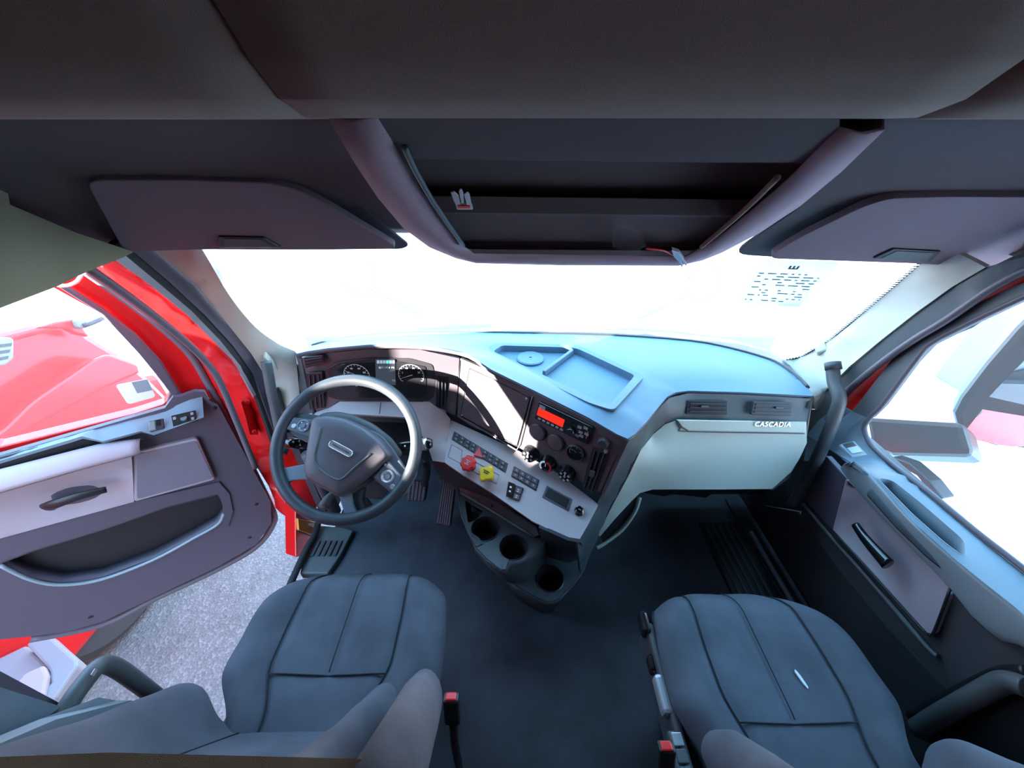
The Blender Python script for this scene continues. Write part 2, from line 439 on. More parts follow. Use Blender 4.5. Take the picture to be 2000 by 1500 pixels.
# left side: solid behind the door opening; right side: below the passenger door too
multi('wall_left', [([(-1.07, -1.6, 2.15), (-1.07, 1.02, 2.15), (-1.07, 1.02, 1.285), (-1.07, .60, 1.28), (-1.07, .43, 1.12), (-1.07, .24, .985), (-1.07, -1.6, .985)], (1, 0, 0), .03), ([(-1.0, .27, -.05), (-1.0, -1.6, -.05), (-1.0, -1.6, 2.1), (-1.0, .10, 2.1), (-1.0, .27, 1.2)], (1, 0, 0), .05)], 'doord', tagv=ST)
multi('wall_right', [([(1.07, -1.6, 2.15), (1.07, 1.02, 2.15), (1.07, 1.02, 1.30), (1.07, .2, 1.32), (1.07, -1.6, 1.32)], (-1, 0, 0), .03), ([(1.06, 1.5, -.05), (1.06, -1.6, -.05), (1.06, -1.6, 2.1), (1.06, .0, 2.1), (1.06, .0, .70), (1.06, 1.25, .70), (1.06, 1.5, .70)], (-1, 0, 0), .03)], 'dark', tagv=ST)
prof = [(-1.6, 2.1), (.05, 2.1), (.20, 2.0), (.32, 1.88), (.385, 1.76), (.41, 1.66), (.425, 1.60), (.445, 1.575), (.48, 1.562), (.56, 1.562)]
def shelfpart(name, x0, x1, dy, m, tagv, bend=0):
    rows = []
    for i in range(13):
        x = x0 + (x1 - x0) * i / 12
        b = bend * max(0, (abs(x) - .35)) ** 2
        rows.append([(x, y + dy - b, z) for y, z in prof])
    return loft(name, rows, m, th=.006, tagv=tagv)
xl = lambda px: on(px, 213, Y(.43)).x
# headliner between shelf lip and the windshield header, stepped down behind the visors
hp = [(.50, 1.60), (.60, 1.556), (.74, 1.512), (.775, 1.485), (.80, 1.462), (.83, 1.44), (.90, 1.37), (.97, 1.345)]
rows = []
for i in range(25):
    x = -1.08 + 2.16 * i / 24; e = max(0, abs(x) - .97)
    rows.append([(x, y - e * .25, z - e * .35) for y, z in hp])
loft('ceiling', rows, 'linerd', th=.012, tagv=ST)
SHP = thing('overhead_cabinet', 'long dark overhead storage shelf running across the top above the visors', 'overhead cabinet', (0, .2, 1.56))
def sub_loft(name, x0, x1, dy, dz, m, bend):
    rows = []
    for i in range(13):
        x = x0 + (x1 - x0) * i / 12; b = bend * max(0, abs(x) - .30) ** 2
        rows.append([(x, y + dy - b, z + dz) for y, z in prof[1:]])
    return loft(name, rows, m, SHP, th=.006)
xa, xb = on(600, 213, Y(.44)).x, on(1815, 237, Y(.44)).x
def skew(t): return t
rows = []
# centre door narrows toward its lip, side panels fill the rest
def band3(name, edgeA, edgeB, dy, m, cnt=10):
    rows = []
    for i in range(cnt + 1):
        t = i / cnt; r = []
        for y, z in prof[1:]:
            k = max(0, (z - 1.562)) ; xA = edgeA(k); xB = edgeB(k); x = xA + (xB - xA) * t
            r.append((x, y + dy - .06 * max(0, abs(x) - .45) ** 2, z))
        rows.append(r)
    return loft(name, rows, m, SHP, th=.006)
eL = lambda k: xa - .02 - .28 * k; eR = lambda k: xb + .02 + .42 * k
band3('centre_panel', eL, eR, -.0015, 'liner')
band3('side_panel', lambda k: -1.08, lambda k: eL(k) - .0015, .0, 'liner')
band3('side_panel', lambda k: eR(k) + .0015, lambda k: 1.08, .0, 'liner')
multi('roof_panel', [([(-1.1, -1.65, 2.13), (1.1, -1.65, 2.13), (1.1, .1, 2.13), (-1.1, .1, 2.13)], (0, 0, -1), -.03),
    ([(-1.1, .1, 2.13), (1.1, .1, 2.13), (1.1, 1.0, 1.62), (-1.1, 1.0, 1.62)], (0, 0, -1), -.03)], 'red', tagv=ST)
# side fabric panel above the driver door
sheet('trim_1', ons([(-260, 330), (0, 425), (90, 455), (165, 490), (245, 497), (262, 500), (215, 520), (110, 560), (0, 600), (-300, 720)], None) if False else
      [on(-350, 300, X(-1.04)), on(0, 300, X(-1.03)), on(20, 400, X(-1.02)), on(150, 455, X(-1.0)), on(262, 492, X(-.98)), on(240, 503, X(-.985)), on(165, 533, X(-.985)), on(110, 560, X(-.985)), on(0, 602, X(-.98)), on(-350, 740, X(-.98))],
      (1, 0, -.2), 'olive', step=.04, th=.03, ctrl=[on(60, 500, X(-.96)), on(-100, 520, X(-.95)), on(150, 500, X(-.97))], tagv=ST)
# ------------------------------------------------------------------ windshield and pillars
sheet('window_1', [(-.97, 1.24, .83), (-.62, 1.38, .83), (-.1, 1.46, .83), (.4, 1.44, .83), (.8, 1.35, .83), (1.0, 1.24, .83), (.96, .90, 1.40), (.5, .98, 1.42), (0, 1.0, 1.42), (-.5, .98, 1.42), (-.93, .90, 1.40)],
      (0, -1, -.6), 'windshield', step=.12, th=.004, tagv=ST)
XA = X(-1.0); XB = X(1.0)
in_l = [(375, 466, PW), (396, 489, PW), (450, 580, PW), (500, 640, PW), (545, 672, PW), (577, 686, PW)]
e0 = [(280, 468), (385, 560), (450, 640), (490, 690), (525, 745), (545, 800)]
e1 = [(236, 470), (330, 550), (400, 615), (455, 675), (495, 730), (520, 800), (548, 880)]
e2 = [(222, 480), (310, 553), (375, 608), (430, 665), (470, 715), (500, 770), (525, 840), (545, 900)]
e3 = [(205, 492), (300, 562), (365, 615), (420, 670), (452, 702), (475, 728), (500, 775), (520, 840), (540, 900)]
sheet('trim_2', catmull(ons(in_l, None), 4) + [on(586, 780, X(-.90)), on(575, 850, X(-.93)), on(553, 830, X(-.97))] + ons(e0[::-1], X(-.985)), (.62, -.75, .3), 'pillar', step=.03, th=.012, tagv=ST, r=.01)
sheet('trim_3', ons(e0, X(-.99)) + [on(575, 850, X(-.97)), on(560, 890, X(-1.0))] + ons(e1[::-1], X(-1.0)), (1, -.5, .1), 'doord', step=.04, th=.012, tagv=ST)
sheet('trim_4', ons(e1, X(-1.003)) + ons(e2[::-1], X(-1.01)), (1, -.5, .1), 'rubber', step=.04, th=.02, tagv=ST)
sheet('trim_5', ons(e2[:-2], X(-1.01)) + ons(e3[:-2][::-1], X(-1.02)), (1, -.5, .1), 'silver', step=.04, th=.01, tagv=ST)
# right pillar
in_r = [(1800, 514, PW), (1700, 600, PW), (1620, 665, PW), (1565, 697, PW), (1535, 703, PW)]
r0 = [(1925, 522), (1860, 560), (1790, 610), (1720, 665), (1660, 715), (1610, 765), (1595, 800)]
sheet('trim_6', catmull(ons([(1840, 478, PW)] + in_r, None), 4) + [on(1500, 703, Y(1.30)), on(1590, 775, Y(1.06)), on(1592, 800, Y(1.06))] + ons(r0[::-1], X(.975)) , (-.7, -.7, .3), 'pillar', step=.03, th=.012, tagv=ST)
r1 = [(2080, 500), (1990, 535), (1930, 570), (1850, 625), (1780, 670), (1705, 725), (1650, 775), (1600, 850), (1585, 900)]
sheet('trim_7', ons([(2080, 480)] + r0, X(.98)) + [on(1585, 800, X(.97)), on(1570, 900, X(.97))] + ons(r1[::-1], X(.99)), (-1, -.4, .1), 'side', step=.04, th=.012, tagv=ST)
tube('trim_8', ons([(2060, 505), (1985, 537), (1925, 572), (1848, 625), (1778, 668), (1700, 725), (1640, 780), (1600, 850)], X(.985)), .009, 'seal', tagv=ST)
# frit edge of dots along the windshield
P = []
for (a, b) in zip(in_r[:-1], in_r[1:]):
    A, B = on(*a), on(*b); k = int((B - A).length / .0085)
    for i in range(k):
        p = A.lerp(B, i / k) + Vector((-.004, .0, 0)); d = (B - A).normalized(); s_ = PW[0].cross(d).normalized()
        if s_.x > 0: s_ = -s_
        P.append(([p - s_ * .012 + d * .0005, p + s_ * .007 + d * .002, p + s_ * .007 + d * .0045, p - s_ * .012 + d * .006], PW[0], .001))
for a, b in zip(in_r[:-1], in_r[1:]):
    A, B = on(*a), on(*b); d = (B - A).normalized(); s_ = PW[0].cross(d).normalized(); s_ = -s_ if s_.x > 0 else s_
    P.append(([A + s_ * .0, A - s_ * .012, B - s_ * .012, B + s_ * .0], PW[0], .001))
multi('trim_9', P, 'bezel', tagv=ST)
# ------------------------------------------------------------------ dashboard
D = thing('dashboard', 'wide wraparound truck dashboard with sky-tinted top, gauges and switches', 'dashboard', (0, 1.2, 0))
rear = [(578, 691, Z(.91)), (600, 686, Z(.935)), (640, 680, Z(.955)), (720, 673, Z(.975)), (790, 673, Z(.98)), (850, 678, Z(.975)), (915, 692, Z(.955)), (960, 722, Z(.92)), (1050, 766, Z(.885)), (1150, 816, Z(.86)), (1205, 848, Z(.845)), (1226, 857, Z(.84)),
        (1240, 848, Z(.84)), (1262, 825, Z(.84)), (1290, 790, Z(.84)), (1303, 775, Z(.84)), (1322, 766, Z(.84)), (1345, 763, Z(.84)), (1450, 766, Z(.84)), (1587, 773, Z(.84))]
front = [(1578, 757, Z(.842)), (1560, 738, Z(.843)), (1530, 716, Z(.845)), (1500, 701, Z(.845)), (1430, 681, Z(.845)), (1350, 666, Z(.845)), (1200, 655, Z(.845)), (1000, 650, Z(.845)), (850, 648, Z(.848)), (750, 652, Z(.86)), (660, 661, Z(.875)), (610, 675, Z(.89))]
B = ons(rear + front, None)
trh = fillet(ons([(962, 688), (980, 676), (1115, 680), (1130, 683), (1241, 735), (1192, 792), (1165, 784)], Z(.868)), .015)
trh_o = fillet(ons([(944, 686), (968, 670), (1118, 673), (1136, 677), (1259, 735), (1198, 802), (1150, 787)], Z(.872)), .02)
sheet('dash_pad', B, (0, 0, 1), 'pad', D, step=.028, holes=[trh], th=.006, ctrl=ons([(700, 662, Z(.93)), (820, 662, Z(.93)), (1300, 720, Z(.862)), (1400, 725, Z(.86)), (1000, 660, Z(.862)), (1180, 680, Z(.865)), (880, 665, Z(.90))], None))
# lip around the pad
lip = ons(rear, None)
tube('pad_lip', [p + Vector((0, .010, -.013)) for p in lip], .007, 'face', D, k=3, seg=10)
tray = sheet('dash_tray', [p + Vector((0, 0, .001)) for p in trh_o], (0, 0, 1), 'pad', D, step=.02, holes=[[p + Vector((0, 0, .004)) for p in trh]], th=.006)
rows = [[p + Vector((0, 0, .004)) for p in trh], [p + Vector((0, 0, -.022)) for p in trh]]
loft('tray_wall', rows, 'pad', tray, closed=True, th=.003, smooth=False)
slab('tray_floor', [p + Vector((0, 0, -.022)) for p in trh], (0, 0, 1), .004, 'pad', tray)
a, b = on(1118, 684, Z(.866)), on(1062, 726, Z(.866))
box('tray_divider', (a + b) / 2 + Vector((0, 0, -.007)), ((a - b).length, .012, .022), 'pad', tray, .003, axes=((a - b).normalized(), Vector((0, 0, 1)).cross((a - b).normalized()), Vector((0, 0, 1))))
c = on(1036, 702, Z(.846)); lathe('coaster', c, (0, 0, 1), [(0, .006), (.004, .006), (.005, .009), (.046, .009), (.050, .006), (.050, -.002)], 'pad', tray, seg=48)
# cluster face and centre face
CE = on(1225, 862, PC)
face_top = [(583, 700, Y(1.14)), (640, 689, Y(1.11)), (720, 682, PCL), (820, 683, PCL), (897, 700, PCL)]
seam_x = 897
sheet('instrument_panel', ons(face_top, None) + ons([(890, 812, PC), (873, 806, Y(1.09)), (838, 784, PCL), (663, 783, PCL), (640, 797, PCL), (607, 806, PCL), (597, 760, Y(1.12))], None), (0, -1, 0), 'face', D, step=.03, th=.01)
sheet('centre_panel', ons([(899, 700), (960, 726), (1050, 770), (1150, 820), (1226, 862), (1181, 966), (1090, 918), (1010, 872), (920, 832), (893, 814)], PC), PC[0], 'face', D, step=.05, th=.01)
# recessed binnacle of the cluster
NB = Vector((0, -1, 0))
binn = [(634, 722), (660, 708), (720, 699), (800, 700), (845, 712), (852, 740), (850, 775), (836, 784), (663, 782), (640, 775)]
bz = slab('instrument_cluster', ons(binn, off(PCL, .003)), NB, .006, 'bezel', D, .002, r=.012)
PS = off(PCL, .005)
slab('cluster_lens', ons([(645, 722), (670, 711), (780, 706), (832, 716), (833, 770), (820, 778), (668, 776), (650, 768)], PS), NB, .003, 'screen', bz, .001, r=.01)
def gauge(px, py, rpx, pl, n, ticks, a0, a1, needle, parent, nums=(), m='white'):
    c = on(px, py, pl); k = pxr(c); r = rpx * k; n = Vector(n).normalized()
    rt = (Vector((0, 0, 1)).cross(n)); rt = rt.normalized(); up = n.cross(rt); P = []
    def dr(a): return rt * math.sin(a) + up * math.cos(a)
    for i in range(49):
        a = a0 + (a1 - a0) * i / 48; a2 = a0 + (a1 - a0) * (i + 1) / 48
        if i < 48: P.append(([c + dr(a) * r, c + dr(a2) * r, c + dr(a2) * r * .965, c + dr(a) * r * .965], n, .0005))
    for i in range(ticks + 1):
        a = a0 + (a1 - a0) * i / ticks; t = dr(a + math.pi / 2) * r * .018
        P.append(([c + dr(a) * r * .97 - t, c + dr(a) * r * .97 + t, c + dr(a) * r * .86 + t, c + dr(a) * r * .86 - t], n, .0005))
    multi('gauge_scale', P, m, parent)
    for s_, a in nums: text('gauge_numeral', s_, c + dr(a) * r * .68, rt, n, r * .22, m, parent)
    t = dr(needle + math.pi / 2) * r * .03
    multi('gauge_needle', [([c - t - dr(needle) * r * .1 + n * .001, c + t - dr(needle) * r * .1 + n * .001, c + dr(needle) * r * .85 + n * .001], n, .001)], m, parent)
gauge(697, 733, 25, off(PCL, .006), NB, 16, -2.2, 2.2, -1.1, bz, [('20', -1.2), ('40', -.45), ('60', .45), ('80', 1.2)])
gauge(803, 733, 25, off(PCL, .006), NB, 16, -2.2, 2.2, -1.9, bz, [('5', -1.2), ('10', -.4), ('15', .4), ('20', 1.2)])
dq = ons([(733, 702), (771, 702), (773, 752), (734, 752)], off(PCL, .0065))
ds = slab('display', dq, NB, .002, 'lcd_dark', bz)
PQ = off(PCL, .0075)
for i in range(6):
    slab('icon', ons([(736 + i * 6, 704), (741 + i * 6, 704), (741 + i * 6, 710), (736 + i * 6, 710)], PQ), NB, .0005, 'lcd_teal' if i == 3 else 'lcd_blue', bz)
text('display_text', '10159.4 Mi', on(756, 718, PQ), (1, 0, 0), NB, .011, 'white', bz)
lathe('icon', on(742, 718, PQ), NB, [(0, .0005), (.0045, .0005), (.0045, 0)], 'lcd_blue', bz, seg=16)
text('display_text', 'N', on(769, 743, PQ), (1, 0, 0), NB, .014, 'white', bz)
text('display_text', '0', on(696, 753, PQ), (1, 0, 0), NB, .014, 'white', bz)
sheet('dash_end_cap', [on(570, 686, X(-.945)), on(579, 690, Z(.905)), on(588, 702, Y(1.13)), on(600, 760, Y(1.11)), on(611, 806, Y(1.09)), on(612, 850, Y(1.09)), on(570, 850, X(-.96))], (.5, -.8, .1), 'side', D, step=.04, th=.006)
# vents left of and right of the cluster
vent(ons([(593, 698), (631, 694), (632, 708), (596, 720)], off(PCL, .004)), NB, D, 3)
vent(ons([(597, 729), (629, 727), (634, 797), (604, 800)], off(PCL, .005)), NB, D, 3, True, (.35, .65, .42, .5))
vent(ons([(852, 735), (876, 737), (874, 806), (851, 803)], off(PCL, .006)), NB, D, 3, True)
# big pocket cover in the centre
nC = PC[0]
pk = slab('pocket_cover', ons([(918, 719), (1036, 775), (1010, 871), (900, 812)], off(PC, .004)), nC, .004, 'face', D, .002, r=.006)
tube('cover_gap', [p + nC * .0032 for p in ons([(918, 719), (1036, 775), (1010, 871), (900, 812)], off(PC, .001))], .0016, 'black', pk, closed=True, k=0, seg=6)
tube('cover_edge', ons([(896, 812), (1009, 879), (1016, 868), (1040, 775)], off(PC, .002)), .003, 'seal', pk, k=0, seg=8)
for q in [(1028, 779), (1004, 866), (902, 811), (1038, 790)][:3]:
    lathe('screw', on(*q, off(PC, .004)), nC, [(0, .002), (.003, .002), (.004, .0005), (.004, 0)], 'silver', pk, seg=12)
# car stereo
RQ = ons([(1053, 785), (1158, 835), (1147, 869), (1044, 818)], off(PC, .008))
S = thing('car_stereo', 'black single-slot car stereo with red lit display in the dash centre', 'car stereo', (RQ[3] + RQ[2]) / 2)
slab('body', RQ, nC, .012, 'gloss', S, .0015)
up_ = [p + nC * .0012 for p in RQ]
slab('disc_slot', cell(up_, .12, .72, .12, .22), nC, .001, 'black', S)
dsp = slab('display', cell(up_, .02, .52, .28, .72), nC, .001, 'lcd_red', S)
slab('brand_plate', [p + nC * .0006 for p in cell(up_, .03, .14, .10, .30)], nC, .001, 'grey', S)
for i in range(6): slab('button', [p + nC * .001 for p in cell(up_, .06 + i * .085, .115 + i * .085, .80, .90)], nC, .0015, 'grey', S)
kc = bil(up_, .68, .70)
lathe('volume_knob', kc, nC, [(0, .010), (.011, .010), (.0125, .008), (.0135, 0)], 'gloss', S, seg=24, lobes=12, lobeamp=.03)
for s0, t0 in [(.76, .22), (.86, .12), (.80, .45), (.83, .62), (.76, .70), (.90, .40)]:
    slab('button', [p + nC * .001 for p in cell(up_, s0, s0 + .07, t0, t0 + .13)], nC, .0015, 'silver', S)
slab('red_stripe', [p + nC * .0008 for p in cell(up_, .945, .955, .3, .7)], nC, .0008, 'orange', S)
# round blanks, gauge, knobs
def rnd(px, py, rpx, h, m, name, pl=PC, parent=None, **k):
    c = on(px, py, pl); r = rpx * pxr(c)
    return lathe(name, c, pl[0], [(0, h), (r * .8, h), (r * .93, h * .92), (r, h * .6), (r, -.002)], m, parent or D, **k), c, r
for q in ((1051, 843), (1086, 863)):
    o, c, r = rnd(*q, 17, .010, 'face', 'gauge_blank')
    lathe('blank_ring', c, nC, [(r * 1.0, -.001), (r * 1.08, .006), (r * 1.0, .009), (r * .97, .006)], 'dark', o)
o, c, r = rnd(1125, 883, 17, .006, 'gloss', 'air_gauge')
lathe('gauge_ring', c, nC, [(r * .97, .006), (r * 1.0, .011), (r * 1.1, .008), (r * 1.13, -.001)], 'dark', o)
rtC = Vector((0, 0, 1)).cross(nC).normalized(); gauge(1125, 883, 14, off(PC, .0075), nC, 8, -2, 2, -1.2, o, [('0', -1.4), ('75', 0), ('150', 1.3)], m='grey')
o, c, r = rnd(1180, 863, 11, .018, 'dark', 'dimmer_knob', lobes=10, lobeamp=.03)
lathe('key_lock', on(1184, 880, PC), nC, [(0, .008), (.005, .008), (.006, .004), (.006, 0)], 'silver', D, seg=16)
for q, m in (((1038, 884), 'gloss'), ((1072, 903), 'gloss'), ((1109, 922), 'gloss')):
    pt = on(*q, PC); r = 15.5 * pxr(pt)
    kn = lathe('climate_knob', pt, nC, [(0, .026), (r * .78, .026), (r * .9, .023), (r, .012), (r * 1.12, .006), (r * 1.15, 0)], m, D, seg=40, lobes=20, lobeamp=.012)
    rt = rtC; up = nC.cross(rt)
    if q[0] == 1072:
        for nm, cc, a0, a1 in (('red_band', 'redp', .2, 2.4), ('blue_band', 'lcd_blue', -2.4, -.2)):
            P = []
            for i in range(12):
                a = a0 + (a1 - a0) * i / 12; b = a0 + (a1 - a0) * (i + 1) / 12; d = lambda t, R_: pt + nC * .0268 + (rt * math.sin(t) + up * math.cos(t)) * R_
                P.append(([d(a, r * .82), d(b, r * .82), d(b, r * .6), d(a, r * .6)], nC, .001))
            multi(nm, P, cc, kn)
    else:
        for i in range(7):
            a = i * math.pi / 3; cc = pt + nC * .0262 + ((rt * math.sin(a) + up * math.cos(a)) * r * .58 if i else Vector())
            lathe('icon', cc, nC, [(0, .0008), (r * .17, .0008), (r * .17, 0)], 'grey', kn, seg=12)
    multi('pointer', [([pt + nC * .0268 + rt * s_ * .0014 + up * h for s_, h in ((-1, 0), (1, 0), (1, r * .5), (-1, r * .5))], nC, .001)], 'white', kn)
vent(ons([(1156, 874), (1189, 883), (1160, 964), (1136, 951)], off(PC, .006)), nC, D, 3, True, (.3, .62, .48, .62))
tube('stack_seam', ons([(1214, 868), (1172, 963)], off(PC, .001)), .0012, 'black', D, k=0, seg=6)
tube('stack_seam', ons([(899, 704), (890, 812)], off(PC, .002)), .0012, 'black', D, k=0, seg=6)
# light trim strip
nT = PT[0]
lowtrim = ons([(880, 820), (920, 838), (1012, 880), (1090, 925), (1160, 978), (1169, 986), (1150, 1022), (1130, 1057), (1110, 1052), (1040, 1018), (960, 962), (900, 925), (868, 903)], PT)
sheet('lower_trim', lowtrim, nT, 'trim', D, step=.05, th=.012, r=.008)
edge = ons([(600, 809, PCL), (640, 798, PCL), (664, 784, PCL), (838, 785, PCL), (870, 806, Y(1.08))], None) + [on(880, 819, PT), on(868, 903, PT)]
edge += ons([(845, 900, Y(.97)), (835, 870, Y(1.0)), (815, 832, Y(1.03)), (790, 815, Y(1.05)), (676, 808, Y(1.05)), (640, 812, Y(1.05)), (606, 830, Y(1.07))], None)
sheet('column_trim', edge, (0, -.7, .7), 'trim', D, step=.025, th=.012)
tube('trim_seam', ons([(744, 786, off(PCL, .003)), (741, 808, Y(1.048))], None), .0012, 'black', D, k=0, seg=6)
# dark cavity and lower knee panel behind the wheel
sheet('column_opening', ons([(600, 800, Y(1.16)), (880, 800, Y(1.16)), (870, 905, Y(1.14)), (800, 890, Y(1.22)), (640, 890, Y(1.22)), (600, 880, Y(1.16))], None), (0, -1, 0), 'black', D, step=.05, th=.01)
slab('storage_shelf', ons([(700, 812), (795, 814), (790, 826), (700, 823)], Y(1.08)), NB, .02, 'side', D, .002)
sheet('knee_panel', ons([(868, 898, off(PT, -.014)), (900, 921, off(PT, -.014)), (960, 958, off(PT, -.014)), (1040, 1014, off(PT, -.014)), (1110, 1049, off(PT, -.014)), (1110, 1075, Y(.80)), (1040, 1050, Y(.90)), (960, 1010, Y(.98)), (897, 965, Y(1.05)), (862, 925, Y(1.05)), (845, 900, Y(.98))], None), (0, -.8, -.3), 'dark', D, step=.04, th=.01)
# switches and controls on the trim
off_t = off(PT, .003)
switches(ons([(887, 842), (992, 905), (987, 923), (882, 858)], off_t), nT, D, 9, 2, skip=((4, 0), (4, 1)))
hz = ons([(934, 874), (942, 892), (926, 887)], off(PT, .0075))
slab('hazard_switch', ons([(936, 872), (943, 894), (925, 889)], off(PT, .009)), nT, .006, 'redp', D, .001)
slab('hazard_triangle', [p + nT * .0015 for p in [hz[0].lerp((hz[0] + hz[1] + hz[2]) / 3, .35), hz[1].lerp((hz[0] + hz[1] + hz[2]) / 3, .35), hz[2].lerp((hz[0] + hz[1] + hz[2]) / 3, .35)]], nT, .001, 'white', D)
switches(ons([(1004, 910), (1053, 937), (1047, 959), (998, 930)], off_t), nT, D, 4, 2, bm_='face')
s2 = ons([(992, 941), (1023, 953), (1014, 978), (988, 968)], off(PT, .005))
bk = slab('switch_bank', s2, nT, .008, 'bezel', D, .001)
for (c0, m) in (((.04, .47, .02, .98), 'gloss'), ((.53, .96, .15, .56), 'face'), ((.53, .96, .6, 1.0), 'face')):
    q = [p + nT * (.010 if m == 'gloss' else .004) for p in cell(s2, *c0)]
    sw = slab('rocker_switch', q, nT, .010, m, bk, .0015)
    multi('icon', [([p + nT * .0006 for p in cell(q, .35, .65, .3, .42)], nT, .0008), ([p + nT * .0006 for p in cell(q, .35, .65, .62, .74)], nT, .0008)], 'white', bk)
tube('fuse_cover_line', ons([(882, 868), (903, 880), (899, 905), (875, 892)], off(PT, .0006)), .0008, 'bezel', D, closed=True, k=0, seg=6)
tube('valve_recess_line', ons([(912, 893), (975, 928), (970, 945), (908, 912)], off(PT, .0006)), .001, 'side', D, closed=True, k=0, seg=6)
def valve(px, py, m, lobes, nm, words):
    c = on(px, py, off(PT, 0)); ax = (nT + Vector((-.25, -.15, .1))).normalized()
    k = lathe(nm, c, ax, [(.012, 0), (.012, .022), (.009, .024), (.008, .034)], 'side', D, seg=24)
    r = 15.5 * pxr(c)
    h = lathe('knob_head', c + ax * .034, ax, [(r * .55, -.002), (r * .95, 0), (r, .005), (r * .95, .010), (r * .8, .013), (0, .014)], m, k, seg=64, lobes=lobes, lobeamp=.07 if lobes == 8 else .15)
    rt = Vector((0, 0, 1)).cross(ax).normalized(); up = ax.cross(rt)
    for i, w_ in enumerate(words): text('knob_text', w_, c + ax * .0485 + up * (.006 - i * .006), rt, ax, .0055, 'white' if m == 'redp' else 'black', k)
valve(923, 912, 'redp', 8, 'trailer_air_valve', ['TRAILER', 'AIR', 'SUPPLY'])
valve(958, 932, 'yellow', 4, 'parking_brake_valve', ['PARKING', 'BRAKE'])
sl_ = slab('storage_slot', ons([(1068, 948), (1118, 975), (1110, 998), (1059, 971)], off(PT, .003)), nT, .006, 'face', D, .0015)
slab('slot_cavity', ons([(1071, 953), (1113, 976), (1106, 993), (1064, 969)], off(PT, .0038)), nT, .002, 'black', sl_, 0)
pt = on(1131, 999, PT)
pw = lathe('power_socket', pt, nT, [(0, .020), (.010, .020), (.0125, .018), (.0125, .008), (.015, .006), (.0155, 0)], 'gloss', D)
multi('socket_icon', [([pt + nT * .0205 + rtC * a_ + nT.cross(rtC) * b_ for a_, b_ in ((-.005, -.001), (.005, -.001), (.005, .001), (-.005, .001))], nT, .0006)], 'grey', pw)
# side of the centre stack, vent band, glove box
sheet('vent_band', ons([(1227, 862, Z(.83)), (1265, 826, Z(.83)), (1292, 793, Z(.832)), (1308, 777, Z(.832)), (1345, 768, PB), (1450, 771, PB), (1584, 779, PB), (1575, 824, PB), (1450, 822, PB), (1330, 819, PB), (1300, 826, PG), (1276, 846, PG), (1250, 882, Z(.72)), (1230, 925, Z(.65)),
      (1195, 990, Z(.53)), (1168, 1050, Z(.44)), (1135, 1120, Z(.28)), (1128, 1060, PT), (1169, 986, PT), (1181, 966, PC), (1205, 910, PC)], None), (.3, -.8, .5), 'side', D, step=.03, th=.008)
vb = PB[0]
vent(ons([(1344, 782), (1422, 783), (1421, 810), (1340, 809)], off(PB, .013)), vb, D, 3, False, (.32, .5, .36, .5))
vent(ons([(1472, 784), (1549, 786), (1547, 812), (1467, 810)], off(PB, .02)), vb, D, 3, False, (.55, .73, .36, .5))
nG = PG[0]
gl = ons([(1576, 865, PG), (1562, 895, PG), (1545, 922, PG), (1508, 955, PG), (1400, 956, PG), (1275, 956, PG), (1250, 963, Z(.57)), (1236, 976, Z(.555)), (1200, 1015, Z(.50)), (1172, 1048, Z(.45)), (1168, 1043, Z(.455)), (1195, 990, Z(.54)), (1230, 925, Z(.66)), (1250, 882, Z(.73)), (1276, 848, PG), (1300, 828, PG), (1325, 821, off(PG, .004)), (1450, 823, off(PG, .004)), (1575, 824, off(PG, .004))], None)
gb = sheet('glove_box', gl, nG, 'light', D, step=.03, th=.01)
slab('glove_step', ons([(1322, 820), (1575, 824), (1572, 846), (1345, 842), (1332, 834)], off(PG, .012)), nG, .012, 'light', gb, .003)
text('badge', 'CASCADIA', on(1508, 829, off(PG, .0155)), on(1600, 826, PG) - on(1400, 823, PG), nG, .021, 'chrome', gb, th=.0015, shear=.25, spacing=1.15)
tube('glove_gap', ons([(1320, 821, off(PG, .008)), (1330, 836, off(PG, .008)), (1346, 843, off(PG, .006)), (1571, 847, off(PG, .006))], None), .0015, 'side', gb, k=3, seg=6)
sheet('glove_underside', [p + Vector((0, .02, .012)) for p in ons([(1508, 955, PG), (1275, 956, PG), (1250, 963, Z(.57)), (1240, 975, Z(.55)), (1300, 975, Y(1.2)), (1500, 975, Y(1.2))], None)], (0, -.3, -1), 'black', D, step=.1, th=.01)
multi('dash_end_cap', [(ons([(1576, 780, off(PB, -.004)), (1588, 775, PB), (1578, 825, PB), (1574, 865, PG), (1540, 935, PG), (1510, 957, PG), (1560, 900, Y(1.1))], None), (1, -.3, 0), .01)], 'black', D)
# curved net pocket below the glove box on the console side
tube('pocket_rim', ons([(1250, 972, Z(.54)), (1240, 1000, Z(.49)), (1215, 1035, Z(.42)), (1180, 1062, Z(.38)), (1166, 1070, Z(.37))], None), .006, 'light', D, k=5, seg=8)
sheet('pocket_hole', ons([(1246, 968, Z(.545)), (1236, 1000, Z(.48)), (1212, 1030, Z(.42)), (1178, 1060, Z(.38)), (1172, 1048, Z(.42)), (1200, 1014, Z(.48))], None), (.5, -.8, .1), 'black', D, step=.03, th=.004)
# windshield-side black lip; dark strip stands in for shade in the cowl gap
tube('pad_front_lip', ons(front[::-1], None), .006, 'bezel', D, k=3, seg=8)
sheet('gap_shade_strip', ons(front[:-1], None) + ons([(610, 672, Y(1.34)), (750, 647, Y(1.45)), (860, 643, Y(1.47)), (1000, 640, Y(1.48)), (1100, 640, Y(1.48)), (1300, 649, Y(1.46)), (1430, 664, Y(1.40)), (1490, 681, Y(1.34)), (1530, 698, Y(1.29))], None), (0, -.4, 1), 'face', D, step=.06, th=.004)
